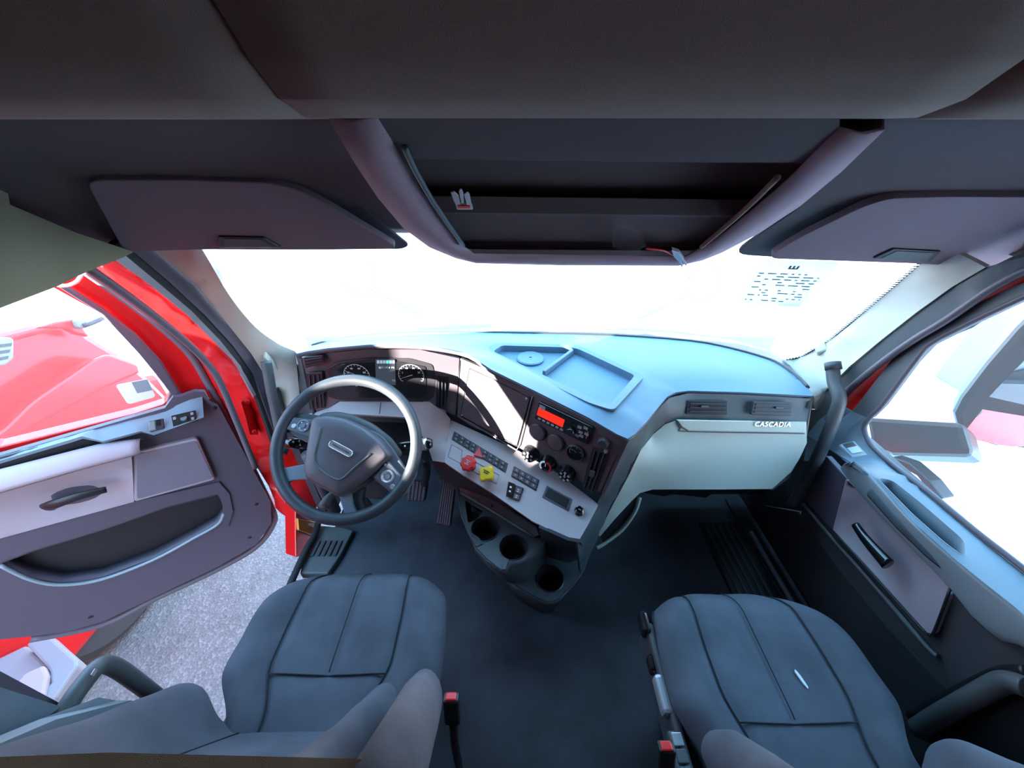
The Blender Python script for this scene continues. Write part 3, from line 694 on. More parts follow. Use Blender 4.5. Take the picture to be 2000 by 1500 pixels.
# ------------------------------------------------------------------ cup holder console
K = thing('cup_holder_console', 'dark slate floor console with round cup holders below the dash switches', 'cup holder', on(1030, 1100, Z(0)))
Z1 = Z(.40); Z2 = Z(.25)
def circ(px, py, rpx, pl, k=28):
    c = on(px, py, pl); r = rpx * pxr(c); return [c + Vector((math.cos(2 * math.pi * i / k) * r, math.sin(2 * math.pi * i / k) * r, 0)) for i in range(k)], c, r
h1, c1, r1_ = circ(947, 1033, 26.5, Z1); h2, c2, r2_ = circ(1002, 1069, 26.5, Z1)
tri = fillet(ons([(908, 976), (944, 996), (932, 1014), (914, 1022)], Z1), .01)
top = ons([(894, 942), (900, 962), (920, 974), (960, 996), (1043, 1047), (1064, 1056), (1062, 1066), (1048, 1080), (1020, 1096), (996, 1098), (988, 1112), (980, 1114), (950, 1092), (928, 1068), (923, 1052), (912, 1030), (900, 1000), (895, 965)], Z1)
tp = sheet('cup_shelf', top, (0, 0, 1), 'side', K, step=.02, holes=[h1, h2, tri], th=.008)
for h, c, r in ((h1, c1, r1_), (h2, c2, r2_)):
    lathe('cup_well', c, (0, 0, 1), [(r * 1.05, .003), (r, .004), (r * .97, 0), (r * .9, -.075), (r * .8, -.08), (0, -.08)], 'bezel', K)
slab('bin_floor', [p + Vector((0, 0, -.05)) for p in tri], (0, 0, 1), .004, 'bezel', K)
# skirt under the shelf edge
low = ons([(900, 945), (904, 962), (925, 975), (965, 998), (1045, 1050), (1068, 1062), (1068, 1078), (1062, 1100), (1045, 1125), (1022, 1140), (1000, 1140), (980, 1130), (955, 1108), (934, 1080), (925, 1062), (914, 1036), (906, 1008), (902, 975)], Z(.24))
low2 = [p + Vector((.02, .10, -.22)) for p in low]
loft('console_skirt', [top, [p + Vector((0, 0, -.02)) for p in top], [a.lerp(b, .45) + Vector((0, -.008, 0)) for a, b in zip(top, low)], low, low2], 'side', K, closed=True, th=.004)
for q in ([(922, 1040), (938, 1052), (943, 1062), (930, 1068), (922, 1054)], [(984, 1088), (994, 1093), (988, 1112), (980, 1113)]):
    slab('cup_notch', ons(q, Z(.4035)), (0, 0, 1), .03, 'bezel', K, .001)
sheet('shelf_back', ons([(893, 942, Z(.42)), (935, 958, Z(.46)), (1045, 1030, Z(.46)), (1052, 1045, Z(.46)), (1044, 1048, Z1), (960, 997, Z1), (900, 962, Z1)], None), (0, -1, .5), 'side', K, step=.03, th=.006)
tube('shelf_ridge', ons([(900, 962, Z(.405)), (960, 997, Z(.405)), (1044, 1049, Z(.405))], None), .005, 'spoke', K, k=3, seg=8)
tube('divider_ridge', ons([(966, 967, Z(.45)), (960, 990, Z(.42))], None), .004, 'bezel', K, k=2, seg=8)
h3, c3, r3_ = circ(1074, 1130, 26, Z2)
base = fillet(ons([(985, 1128), (1030, 1100), (1062, 1080), (1110, 1080), (1150, 1085), (1140, 1112), (1118, 1142), (1090, 1172), (1070, 1178), (1045, 1166), (1010, 1146)], Z2), .02)
sheet('lower_shelf', base, (0, 0, 1), 'side', K, step=.02, holes=[h3], th=.008)
lathe('cup_well', c3, (0, 0, 1), [(r3_ * 1.08, .002), (r3_, .004), (r3_ * .97, 0), (r3_ * .9, -.075), (r3_ * .8, -.08), (0, -.08)], 'bezel', K)
cen = sum(base, Vector()) / len(base)
loft('lower_body', [base, [p + Vector((0, 0, -.02)) for p in base], [p.lerp(cen, .25) + Vector((-.0, .06, -.25)) for p in base]], 'side', K, closed=True, th=.004)
sheet('console_wall', ons([(1052, 1030, PT), (1110, 1056, PT), (1135, 1060, PT), (1150, 1085, Z(.25)), (1110, 1100, Z(.25)), (1064, 1086, Z(.25)), (1058, 1062, Z(.38))], None), (-.3, -1, .2), 'dark', K, step=.03, th=.01)
# ------------------------------------------------------------------ steering wheel and column
WC = Vector((-.597, .840, .755)); tl = math.radians(43.2); az = math.radians(2.4)
WN = Vector((math.sin(az) * math.sin(tl), -math.cos(az) * math.sin(tl), math.cos(tl)))
WR = Vector((0, 0, 1)).cross(WN).normalized() ; WR = WR if WR.x > 0 else -WR; WU = WN.cross(WR)
ROT = math.radians(-29)      # wheel turned clockwise
def wp(a, r, h=0):           # a in degrees from the wheel's own up, clockwise
    t = math.radians(a) - ROT
    return WC + (WR * math.sin(t) + WU * math.cos(t)) * r + WN * h
def wxy(x, y, h=0):
    c, s = math.cos(ROT), math.sin(ROT); return WC + WR * (x * c - y * s) + WU * (x * s + y * c) + WN * h
S = thing('steering_wheel', 'dark leather-look four-spoke steering wheel turned slightly to the right', 'steering wheel', WC)
tube('rim', [wp(a, .2075, .0) for a in range(0, 360, 6)], .0178, 'wheel', S, closed=True, k=1, seg=16)
def spoke(a0, a1, r1, wa, m):
    pass
PWH = lambda h: (WN, WN.dot(WC + WN * h))
def wo(pts, h=0): return ons(pts, PWH(h))
slab('spoke', wo([(546, 838), (556, 815), (585, 806), (630, 812), (625, 860), (600, 866), (556, 842)], -.004), WN, .018, 'wheel', S, .005, r=.01)
slab('spoke', wo([(536, 905), (548, 915), (602, 905), (604, 936), (572, 938), (552, 948), (541, 955), (530, 925)], 0), WN, .018, 'spoke', S, .005, r=.008)
slab('spoke', wo([(722, 838), (745, 850), (768, 878), (792, 916), (815, 908), (812, 930), (792, 965), (775, 972), (728, 934), (720, 900)], -.004), WN, .018, 'spoke', S, .005, r=.01)
slab('spoke', wo([(660, 962), (684, 962), (688, 985), (704, 1017), (690, 1026), (655, 1026), (670, 1010), (672, 1000)], 0), WN, .018, 'spoke', S, .005, r=.006)
slab('spoke_side', wo([(684, 964), (712, 950), (708, 975), (716, 1000), (730, 1008), (700, 1024), (690, 990)], -.014), WN, .022, 'wheel', S, .004)
HBP = fillet(wo([(614, 818), (628, 813), (650, 812), (680, 818), (716, 835), (748, 860), (769, 889), (735, 922), (706, 944), (668, 972), (636, 955), (602, 936), (598, 915), (607, 860)], 0), .012, 4)
hc = sum(HBP, Vector()) / len(HBP)
hub = loft('airbag_cover', [[hc + (p - hc) * k + WN * (-.02 + .052 * t) for p in HBP] for k, t in ((1, 0), (1.0, .42), (.985, .68), (.95, .86), (.88, .96), (.6, 1.03), (.3, 1.05), (.02, 1.055))], 'hub', S, closed=True, cap=True)
bk_ = loft('hub_collar', [[hc + (p - hc) * k + WN * h + WR * .010 + WU * .006 for p in HBP] for k, h in ((1.05, -.045), (1.09, -.02), (1.05, -.012), (.9, -.012))], 'side', S, closed=True, cap=True)
cp = wo([(637, 837), (631, 862), (625, 890), (628, 908), (645, 924), (664, 935), (678, 934), (700, 914), (731, 888)], .0)
tube('cover_crease', [p + WN * (.0335 if k in (3, 4, 5, 6) else .0335) for k, p in enumerate(cp)], .0035, 'side', hub, k=5, seg=8)
def wb(a, b): return on(676, 878, PWH(0)) + (wxy(a, b) - wxy(0, 0))
bd = slab('badge', [wb(x, y) + WN * .0385 for x, y in [(-.037, .009), (.037, .009), (.037, -.009), (-.037, -.009)]], WN, .006, 'silver', S, .001, r=.009)
tube('badge_rim', [wb(x, y) + WN * .0392 for x, y in [(-.029, .0095), (0, .0095), (.029, .0095), (.036, .006), (.038, 0), (.036, -.006), (.029, -.0095), (0, -.0095), (-.029, -.0095), (-.036, -.006), (-.038, 0), (-.036, .006)]], .0013, 'chrome', bd, closed=True, k=3, seg=8)
text('badge_text', 'FREIGHTLINER', wb(0, 0) + WN * .0389, wxy(1, 0) - wxy(0, 0), WN, .0088, 'side', bd)
for qp, rc, bt, bt2, pm in (([(573, 815), (622, 821), (609, 855), (559, 838)], (593, 832), (574, 832), (615, 826), 'side'), ([(757, 900), (784, 930), (771, 963), (730, 932)], (757, 931), (767, 951), (752, 908), 'spoke')):
    sp = slab('spoke_controls', wo(qp, .008), WN, .016, pm, S, .002, r=.004)
    c0 = on(*rc, PWH(.008)); lathe('control_ring', c0, WN, [(0, .004), (.006, .004), (.007, .001), (.012, .001), (.016, .004), (.0195, .002), (.0195, 0)], 'spoke' if pm == 'side' else 'silver', sp, seg=32)
    for k in range(4):
        a = k * math.pi / 2 + .5; lathe('button', c0 + (WR * math.cos(a) + WU * math.sin(a)) * .0125 + WN * .0015, WN, [(0, .001), (.0018, .001), (.002, 0)], 'white', sp, seg=10)
    lathe('button', on(*bt, PWH(.008)), WN, [(0, .003), (.006, .003), (.008, 0)], 'silver', sp, seg=16)
    lathe('button', on(*bt2, PWH(.008)), WN, [(0, .002), (.003, .002), (.004, 0)], 'grey', sp, seg=16)
# column shroud, stalks, tilt lever
C = thing('steering_column', 'dark steering column with two black control stalks behind the wheel', 'steering column', WC - WN * .2)
def cx(x, y, h): return WC + WR * x + WU * y - WN * h
rws = []
for h, sx_, sy_ in ((.03, .055, .055), (.05, .095, .075), (.10, .105, .085), (.17, .09, .09), (.26, .085, .09), (.40, .07, .08)):
    rws.append([cx(math.copysign(abs(math.cos(t)) ** .6, math.cos(t)) * sx_, math.copysign(abs(math.sin(t)) ** .6, math.sin(t)) * sy_ - h * .2 - (.02 if h > .2 else 0), h) for t in [2 * math.pi * i / 28 for i in range(28)]])
loft('shroud', rws, 'side', C, closed=True, cap=True)
pl_st = plane(WN, WC - WN * .045)
a, b = on(612, 866, pl_st), on(562, 866, pl_st)
ls = loft('turn_stalk', [[p + WN * math.cos(t) * rr * .7 + WU * math.sin(t) * rr for t in [2 * math.pi * i / 16 for i in range(16)]] for p, rr in ((a, .012), (a.lerp(b, .45), .017), (a.lerp(b, .5), .016), (a.lerp(b, .52), .018), (b, .018), (b.lerp(a, -.06), .012))], 'gloss', C, closed=True, cap=True)
q = on(573, 863, off(pl_st, .0135)); lathe('icon', q, WN, [(0, .0008), (.0035, .0008), (.0035, 0)], 'white', ls, seg=12)
multi('icon', [([on(583, 861, off(pl_st, .0135)) + WR * i * 0 + WU * (-.003) + WR * x_ for x_ in (0, .004)] + [on(583, 861, off(pl_st, .0135)) + WU * .003 + WR * x_ for x_ in (.004, 0)], WN, .0008)], 'grey', ls)
a, b = on(775, 873, pl_st), on(845, 866, pl_st)
rs = loft('gear_stalk', [[p + WN * math.cos(t) * rr * .75 + WU * math.sin(t) * rr for t in [2 * math.pi * i / 16 for i in range(16)]] for p, rr in ((a, .012), (a.lerp(b, .2), .018), (a.lerp(b, .6), .019), (a.lerp(b, .88), .019), (b, .012))], 'gloss', C, closed=True, cap=True)
loft('chrome_band', [[p + WN * math.cos(t) * rr * .75 + WU * math.sin(t) * rr for t in [2 * math.pi * i / 16 for i in range(16)]] for p, rr in ((a.lerp(b, .66), .0196), (a.lerp(b, .84), .0196))], 'silver', rs, closed=True)
lathe('icon', on(791, 871, off(pl_st, .0145)), WN, [(0, .001), (.003, .001), (.003, 0)], 'white', rs, seg=12)
tube('tilt_lever', [on(650, 965, Z(.55)), on(640, 975, Z(.55)), on(632, 990, Z(.545))], lambda t: .010 + .008 * t, 'side', C, k=3)
tube('column_rods', [on(600, 885, Z(.60)), on(655, 1000, Z(.30))], .022, 'dark', C, k=0)
tube('column_rods', [on(640, 890, Z(.55)), on(690, 960, Z(.35)), on(720, 1000, Z(.22))], .03, 'side', C, k=3)
# ------------------------------------------------------------------ pedals
def pedal(nm, label, q, m, vert=None, rows_=0, th=.02, arm=None):
    n = (q[1] - q[0]).cross(q[3] - q[0]).normalized(); n = n if n.dot(CAMP - q[0]) > 0 else -n
    p = thing(nm, label, 'pedal', (q[2] + q[3]) / 2)
    slab('pad', q, n, th, 'rubber', p, .004, r=.012)
    P = []
    for i in range(vert):
        s0 = .05 + i * .9 / vert; P.append(([x + n * .003 for x in cell(q, s0 + .02, s0 + .9 / vert - .03, .03, .97)], n, .003))
    g = multi('ribs', P, 'seal', p, .0008)
    if rows_:
        P = []
        for i in range(rows_): t = (i + .5) / rows_; P.append(([x + n * .0045 for x in cell(q, .04, .96, t - .008, t + .008)], n, .002))
        multi('cross_ribs', P, 'dark', p)
    if arm: tube('pedal_arm', arm, .016, 'dark', p, k=3)
    return p
pedal('accelerator_pedal', 'long ribbed black accelerator pedal standing beside the centre console', ons([(868, 918, Z(.26)), (893, 920, Z(.26)), (880, 1030, Z(.06)), (851, 1024, Z(.06))], None), 'seal', 6, 0)
pedal('brake_pedal', 'short wide black brake pedal with square grid seen through the steering wheel', ons([(796, 938, Z(.22)), (836, 940, Z(.22)), (830, 979, Z(.15)), (792, 978, Z(.15))], None), 'seal', 5, 4, arm=[on(832, 900, Z(.42)), on(834, 925, Z(.30)), on(828, 945, Z(.215))])
# ------------------------------------------------------------------ seats
def seat(root, cx_, y0, z0, L, W, xr, flare, tops, k=26):
    "y0 = rear of cushion, L length; flare(v) half width"
    nu = 28; rows = []
    def topz(u, v):
        e = abs(u); b = .034 * max(0, (e - .58) / .42) ** 1.0 if e > .58 else 0
        if e > .8: b = .0178 * (1 - ((e - .8) / .2) ** 2)
        z = z0 + b * (1 - .6 * max(0, v - .6) / .4) - .006 * math.cos(u * math.pi * 1.5)
        z -= .07 * max(0, (v - .82) / .18) ** 2
        for sx_ in (.57,):
            d = abs(e - sx_); z -= .009 * math.exp(-(d / .025) ** 2)
        z -= .004 * math.exp(-(e / .02) ** 2) * (v > .35)
        z -= .007 * math.exp(-((v - .36) / .012) ** 2) * (e < .57)
        z += .0025 * math.sin(v * 23 + u * 3) * max(0, e - .6) * 2.5
        return z
    prm = []
    for j in range(k + 1):
        v = j / k; hw = flare(v); r = []
        for i in range(nu + 1):
            u = -1 + 2 * i / nu
            x = cx_ + u * hw; y = y0 + L * v - .05 * (abs(u) ** 3) * v
            r.append((x, y, topz(u, v)))
        # rounded sides down
        l = r[0]; rr = r[-1]
        dz = lambda f: z0 + (l[2] - z0) * (1 - f) - .12 * f
        left = [(l[0] - .006, l[1], l[2] - .015), (l[0] - .008, l[1], z0 - .05), (l[0] + .005, l[1], z0 - .13)]
        right = [(rr[0] + .006, rr[1], rr[2] - .015), (rr[0] + .008, rr[1], z0 - .05), (rr[0] - .005, rr[1], z0 - .13)]
        rows.append(left[::-1] + r + right)
    for dy, dzz, sc in ((.012, -.02, .99), (.014, -.06, .98), (.0, -.13, .96)):
        last = rows[k]; rows.append([(cx_ + (p[0] - cx_) * sc, p[1] + dy, min(p[2], z0 + dzz - .03 if False else p[2] + dzz)) if True else p for p in last])
    cu = loft('cushion', rows, 'seat', root, sub=1)
    flr = []
    for s_ in (-1, 0, 1):
        pts = []
        for j in range(0, 25):
            v = j / 24
            if s_ == 0 and v < .37: continue
            hw = flare(v); u = s_ * .57; pts.append((cx_ + u * hw, y0 + L * v - .05 * abs(u) ** 3 * v, topz(u, v) + .0015))
        tube('seam', [(a, b_, c + .0055) for a, b_, c in pts], .0020 if s_ else .0013, 'seam', cu, k=1, seg=6)
    pts = [(cx_ + u * flare(.36), y0 + L * .36, topz(u, .36) + .0085) for u in [-.57 + 1.14 * i / 12 for i in range(13)]]
    tube('seam', pts, .0018, 'seam', cu, k=1, seg=6)
    # underside pan and pedestal
    box('seat_pan', (cx_, y0 + L * .45, z0 - .15), (.36, L * .8, .06), 'black', root, .015)
    box('pedestal', (cx_, y0 + L * .4, (z0 - .17) / 2 + .01), (.30, L * .6, z0 - .19), 'black', root, .03)
    return topz
def backrest(root, cx_, yb, H, hl, hr):
    rows = []; k = 22; nu = 26; zb = .47
    def amp(z):
        K_ = [(.47, .0), (.53, .035), (.58, .085), (.63, .10), (.70, .085), (.80, .065), (.95, .05), (1.2, .03)]
        for (a, p), (b, q) in zip(K_, K_[1:]):
            if a <= z <= b: t = (z - a) / (b - a); t = t * t * (3 - 2 * t); return p + (q - p) * t
        return .03
    for j in range(k + 1):
        z = zb + H * j / k; y0_ = yb - .42 * (z - .52); tp_ = max(0, z - .9)
        r = []
        for i in range(nu + 1):
            u = -1 + 2 * i / nu; e = abs(u); w_ = (hl if u < 0 else hr) * (1 - .25 * tp_)
            f = amp(z) * ss(.46, .80, e) * (1 - .8 * max(0, (e - .88) / .12) ** 2)
            r.append((cx_ + u * w_, y0_ + f, z))
        rows.append(r + [(cx_ + hr, y0_ - .07, z), (cx_ - hl, y0_ - .07, z)])
    o = loft('backrest', rows, 'seat', root, closed=True, cap=True, sub=1)
    for s_ in (-1, 1): tube('seam', [(cx_ + s_ * .46 * (hl if s_ < 0 else hr), yb - .42 * (z - .52) + .002, z) for z in [.53 + .05 * i for i in range(11)]], .0016, 'seam', o, k=1, seg=6)
    return o
def buckle(root, p, d, nm='seat_belt_buckle'):
    p = Vector(p); d = Vector(d).normalized(); rt = d.cross(Vector((0, 0, 1))).normalized(); rt = Vector((1, 0, 0)) if rt.length < .1 else rt
    b = box(nm, p, (.032, .022, .075), 'black', root, .005, axes=(Vector((1, 0, 0)), Vector((1, 0, 0)).cross(d).normalized() * -1, d))
    box('release_button', p + d * .034, (.022, .016, .012), 'redp', b, .003, axes=(Vector((1, 0, 0)), Vector((1, 0, 0)).cross(d).normalized() * -1, d))
    tube('buckle_strap', [p - d * .035, p - d * .12, p - d * .2 + Vector((0, .01, -.05))], .009, 'black', b, k=3)
D1 = thing('driver_seat', 'dark grey cloth driver seat with folded armrest in front of the steering wheel', 'seat', (-.53, .40, 0))
fw = lambda v: .205 + .045 * math.sin(math.pi * min(1, max(0, (v - .05) / .75)) ) ** 1.0 - .006 * v
def ss(a, b, x): t = max(0, min(1, (x - a) / (b - a))); return t * t * (3 - 2 * t)
seat(D1, -.522, .19, .515, .435, 0, 0, lambda v: .178 + .067 * ss(.16, .44, v) - .012 * ss(.6, 1, v) - .02 * max(0, v - .88) / .12, None)
backrest(D1, -.53, .245, .62, .27, .215)
hr = sheet('headrest_cover', [(-.66, .090, 1.09), (-.45, .094, 1.10), (-.23, .090, 1.10), (-.20, .06, 1.09), (-.20, -.06, 1.09), (-.68, -.06, 1.09), (-.68, .06, 1.09)], (0, 0, 1), 'olive_lit', D1, step=.04, th=.05)
ar = loft('armrest', [[(x + math.cos(t) * w_, y + math.sin(t) * d_ * .6, z + math.sin(t) * d_ * .8) for t in [2 * math.pi * i / 20 for i in range(20)]] for y, z, w_, d_, x in ((.262, .690, .006, .010, -.250), (.255, .700, .020, .030, -.252), (.235, .745, .030, .050, -.248), (.19, .83, .032, .056, -.240), (.12, .95, .032, .058, -.228), (.04, 1.08, .032, .058, -.22))], 'seat', D1, closed=True, cap=True)
buckle(D1, (-.222, .27, .57), (.0, .25, 1))
D2 = thing('passenger_seat', 'dark blue-grey cloth passenger seat with switch panel on its inner side', 'seat', (.51, .35, 0))
seat(D2, .500, .09, .515, .475, 0, 0, lambda v: .198 + .042 * ss(.25, .5, v) - .018 * ss(.6, 1, v) - .02 * max(0, v - .88) / .12, None)
backrest(D2, .50, .160, .55, .235, .25)
# inner side panel of passenger seat
sp = box('side_panel', (.255, .27, .44), (.02, .40, .10), 'dark', D2, .008)
for y, z, sy, sz, m, nm in ((.47, .475, .055, .04, 'gloss', 'recline_handle'), (.385, .46, .04, .035, 'gloss', 'adjuster_knob'), (.32, .475, .075, .035, 'silver', 'slide_lever')):
    box(nm, (.245 if m != 'silver' else .243, y, z), (.022, sy, sz), m, D2, .008)
sw = box('switch_panel', (.247, .215, .475), (.03, .085, .02), 'side', D2, .004)
for i, m in enumerate(('silver', 'side', 'side')): box('rocker_switch', (.247, .242 - i * .026, .488), (.022, .022, .008), m, sw, .002)
box('bracket', (.262, .145, .50), (.025, .05, .05), 'silver', D2, .004)
buckle(D2, (.198, .205, .54), (-.12, .2, 1))
ar = loft('armrest', [[(.262 + math.cos(t) * w_ + dx, y + math.sin(t) * d_ * .6, z + math.sin(t) * d_ * .8) for t in [2 * math.pi * i / 20 for i in range(20)]] for y, z, w_, d_, dx in ((.205, .620, .006, .010, 0), (.195, .635, .026, .034, 0), (.17, .68, .036, .052, 0), (.12, .77, .037, .056, 0), (.05, .89, .037, .058, 0))], 'seat', D2, closed=True, cap=True)
wq = on(1564, 1328, Z(.513)); slab('worn_patch', [wq + Vector((x, y, .003)) for x, y in [(-.006, .016), (-.002, .020), (.003, .008), (.007, -.014), (.004, -.018), (-.001, -.006)]], (0, 0, 1), .004, 'silver', D2, 0, r=.003)
# ------------------------------------------------------------------ driver door, swung open
DN = PD[0]
DR = thing('door_1', 'open driver door, charcoal and light grey inside with red frame', None, (-1.5, .9, -.05), kind='structure')
fr = ons([(125, 557), (200, 603), (265, 655), (312, 705), (352, 768), (382, 790), (412, 782), (440, 800), (480, 890), (525, 985), (527, 1022), (500, 1062), (420, 1108), (300, 1165), (200, 1213), (100, 1238), (0, 1250), (-400, 1290),
          (-400, 880), (0, 873), (150, 833), (262, 808), (318, 790), (335, 770), (270, 690), (200, 615), (105, 563), (-150, 450), (-110, 400)], off(PD, -.03))
outer = ons([(125, 530), (180, 522), (262, 590), (330, 652), (378, 702), (425, 790), (470, 885), (538, 990), (538, 1022), (500, 1060), (415, 1102), (295, 1158), (200, 1203), (100, 1228), (0, 1240), (-400, 1280), (-400, 880), (0, 873), (262, 808), (318, 790), (335, 770), (270, 690), (200, 615), (105, 563), (-150, 450), (-110, 400)], off(PD, -.06))
slab('outer_shell', outer, DN, .05, 'red', DR, .004)
slab('window_frame', ons([(105, 556), (128, 560), (200, 605), (265, 655), (312, 705), (354, 772), (338, 792), (325, 788), (332, 768), (310, 738), (270, 690), (200, 615)], off(PD, -.022)), DN, .02, 'doord', DR, .003)
tube('door_seal', ons([(160, 524), (250, 588), (320, 642), (372, 692), (405, 745), (440, 810), (485, 900), (532, 995), (533, 1025), (500, 1068), (420, 1114), (300, 1170), (200, 1219), (60, 1248)], off(PD, -.03)), .013, 'seal', DR, k=5)
glass = ons([(-400, 450), (105, 563), (200, 615), (270, 690), (335, 772), (330, 795), (0, 880), (-400, 960)], off(PD, -.06))
sheet('window_pane', glass, DN, 'doorglass', DR, step=.3, th=.004)
# inner panel: upper ledge, body, armrest band, cup, speaker, map pocket
pan = ons([(338, 775), (352, 775), (380, 765), (400, 766), (408, 782), (425, 790), (436, 810), (480, 890), (529, 985), (530, 1022), (500, 1064), (422, 1109), (302, 1166), (202, 1214), (130, 1234), (60, 1243), (-400, 1290), (-400, 960), (0, 890), (270, 812), (322, 797)], PD)
pktd = ons([(8, 1098), (60, 1078), (200, 1035), (330, 990), (425, 966), (434, 975), (437, 1005), (424, 1022), (380, 1048), (300, 1090), (200, 1127), (120, 1138), (60, 1128), (0, 1100)], PD)
sheet('inner_panel', pan, DN, 'doord', DR, step=.05, holes=[pktd], th=.02)
slab('map_pocket', [p - DN * .045 for p in pktd], DN, .004, 'black', DR)
loft('pocket_wall', [pktd, [p - DN * .045 for p in pktd]], 'doord', DR, closed=True, th=.004)
tube('pocket_lip', ons([(437, 1003), (425, 1024), (380, 1050), (300, 1093), (200, 1131), (120, 1142), (60, 1132), (0, 1104)], off(PD, .004)), .006, 'doora', DR, k=5)
# raised border of the lower panel
sheet('lower_panel', ons([(-400, 1080), (0, 1050), (240, 985), (428, 942), (448, 965), (455, 1000), (445, 1030), (435, 1020), (437, 990), (425, 964), (330, 988), (200, 1033), (60, 1076), (0, 1098), (-400, 1180)], off(PD, .008)), DN, 'doord', DR, step=.05, th=.012)
ledge = ons([(0, 888, off(PD, -.01)), (130, 850, off(PD, -.01)), (270, 812, off(PD, -.01)), (325, 797, off(PD, -.01)), (340, 780, off(PD, -.01)), (395, 775, PD), (398, 815, off(PD, .045)), (300, 850, off(PD, .05)), (275, 842, off(PD, .05)), (200, 862, off(PD, .05)), (160, 852, off(PD, .03)), (0, 900, off(PD, .02)), (-300, 985, off(PD, .02)), (-300, 960, off(PD, -.01))], None)
sheet('ledge', ledge, (.3, -.5, .8), 'doorb', DR, step=.03, th=.01)
slab('upper_recess', ons([(-300, 975), (0, 893), (140, 856), (170, 858), (200, 868), (0, 918), (-300, 1000)], off(PD, .012)), DN, .01, 'black', DR, .003)
def even(pts, n):
    L = [0]
    for a, b in zip(pts, pts[1:]): L.append(L[-1] + (b - a).length)
    out = []
    for i in range(n):
        t = L[-1] * i / (n - 1); k = max(j for j in range(len(L)) if L[j] <= t + 1e-9); k = min(k, len(pts) - 2)
        out.append(pts[k].lerp(pts[k + 1], (t - L[k]) / max(1e-9, L[k + 1] - L[k])))
    return out
def bar(name, A, B, nrm, h, m, parent, n=24):
    A = even(A, n); B = even(B, n); nrm = Vector(nrm).normalized(); back = -nrm * .03
    rows = [[a + back for a in A]]
    for t in (0, .12, .3, .5, .7, .88, 1): rows.append([a.lerp(b, t) + nrm * h * math.sin(math.pi * t) ** .7 for a, b in zip(A, B)] if 0 < t < 1 else [a.lerp(b, t) for a, b in zip(A, B)])
    rows.append([b + back for b in B])
    return loft(name, rows, m, parent, th=.003)
bar('armrest', ons([(-300, 995, off(PD, .03)), (0, 917, off(PD, .03)), (200, 866, off(PD, .035)), (274, 857, off(PD, .04))], None), ons([(-300, 1050, off(PD, .07)), (0, 960, off(PD, .07)), (150, 917, off(PD, .07)), (275, 884, off(PD, .065))], None), (.4, -.6, .6), .008, 'doorl', DR)
sheet('pull_cup', ons([(-300, 1040, off(PD, .03)), (0, 950, off(PD, .045)), (150, 915, off(PD, .04)), (257, 888, off(PD, .03)), (262, 980, off(PD, .015)), (0, 1052, off(PD, .015)), (-300, 1120, off(PD, .015))], None), DN, 'doorl', DR, step=.025, th=.02,
      ctrl=[on(170, 950, off(PD, -.015)), on(140, 950, off(PD, -.03)), on(200, 940, off(PD, -.01)), on(150, 965, off(PD, -.02)), on(110, 970, off(PD, -.01)), on(220, 955, off(PD, -.0))])
hd = tube('inside_handle', ons([(94, 990, off(PD, .03)), (108, 984, off(PD, .05)), (150, 970, off(PD, .058)), (208, 956, off(PD, .052))], None), lambda t: .021 - .009 * t, 'black', DR, k=5, flat=.55, up=DN)
slab('speaker_frame', ons([(258, 885), (385, 856), (421, 937), (262, 981)], off(PD, .018)), DN, .02, 'doorl', DR, .004, r=.012)
slab('speaker_grille', ons([(266, 888), (383, 861), (417, 934), (268, 975)], off(PD, .020)), DN, .006, 'speaker', DR, .001, r=.01)
sq = ons([(334, 812), (381, 801), (384, 822), (338, 833)], off(PD, .045))
nl = Vector((.3, -.5, .8)).normalized()
ms = slab('mirror_switch', sq, nl, .008, 'bezel', DR, .001)
lathe('selector', (sq[0] + sq[1] + sq[2] + sq[3]) / 4 + nl * .001, nl, [(0, .004), (.009, .004), (.011, 0)], 'side', ms, seg=20)
for s, t in ((.12, .3), (.85, .25), (.85, .7)): slab('button', [p + nl * .001 for p in cell(sq, s - .06, s + .06, t - .12, t + .12)], nl, .001, 'grey', ms)
wq_ = ons([(290, 823), (318, 817), (320, 838), (292, 845)], off(PD, .045)); ws = slab('window_switch', wq_, nl, .008, 'dark', DR, .001)
slab('rocker', [p + nl * .006 for p in cell(wq_, .05, .5, .1, .9)], nl, .008, 'doora', ws, .002); slab('recess', [p + nl * .0006 for p in cell(wq_, .55, .85, .05, .6)], nl, .001, 'black', ws)
for q in ((419, 797), (501, 985), (488, 1050)): lathe('screw_hole', on(*q, off(PD, .001)), DN, [(0, .001), (.006, .001), (.008, 0)], 'black', DR, seg=14)
lathe('grab_rivet', on(177, 1205, off(PD, .001)), DN, [(0, .001), (.006, .001), (.008, 0)], 'black', DR, seg=12)
gs = T('white and pale blue sticker on the lower front corner of the open door window', 'sticker')
# sticker in the glass is stuck to the door: part
slab('window_sticker', ons([(225, 752), (287, 740), (304, 775), (250, 790)], off(PD, -.055)), DN, .001, 'white', DR, 0, r=.01)
slab('window_sticker', ons([(257, 747), (288, 741), (298, 762), (268, 768)], off(PD, -.0535)), DN, .001, 'doora', DR, 0)
tube('frame_trim_tip', ons([(108, 556), (130, 558), (150, 550), (160, 536)], off(PD, .0)), .005, 'white', DR, k=4)
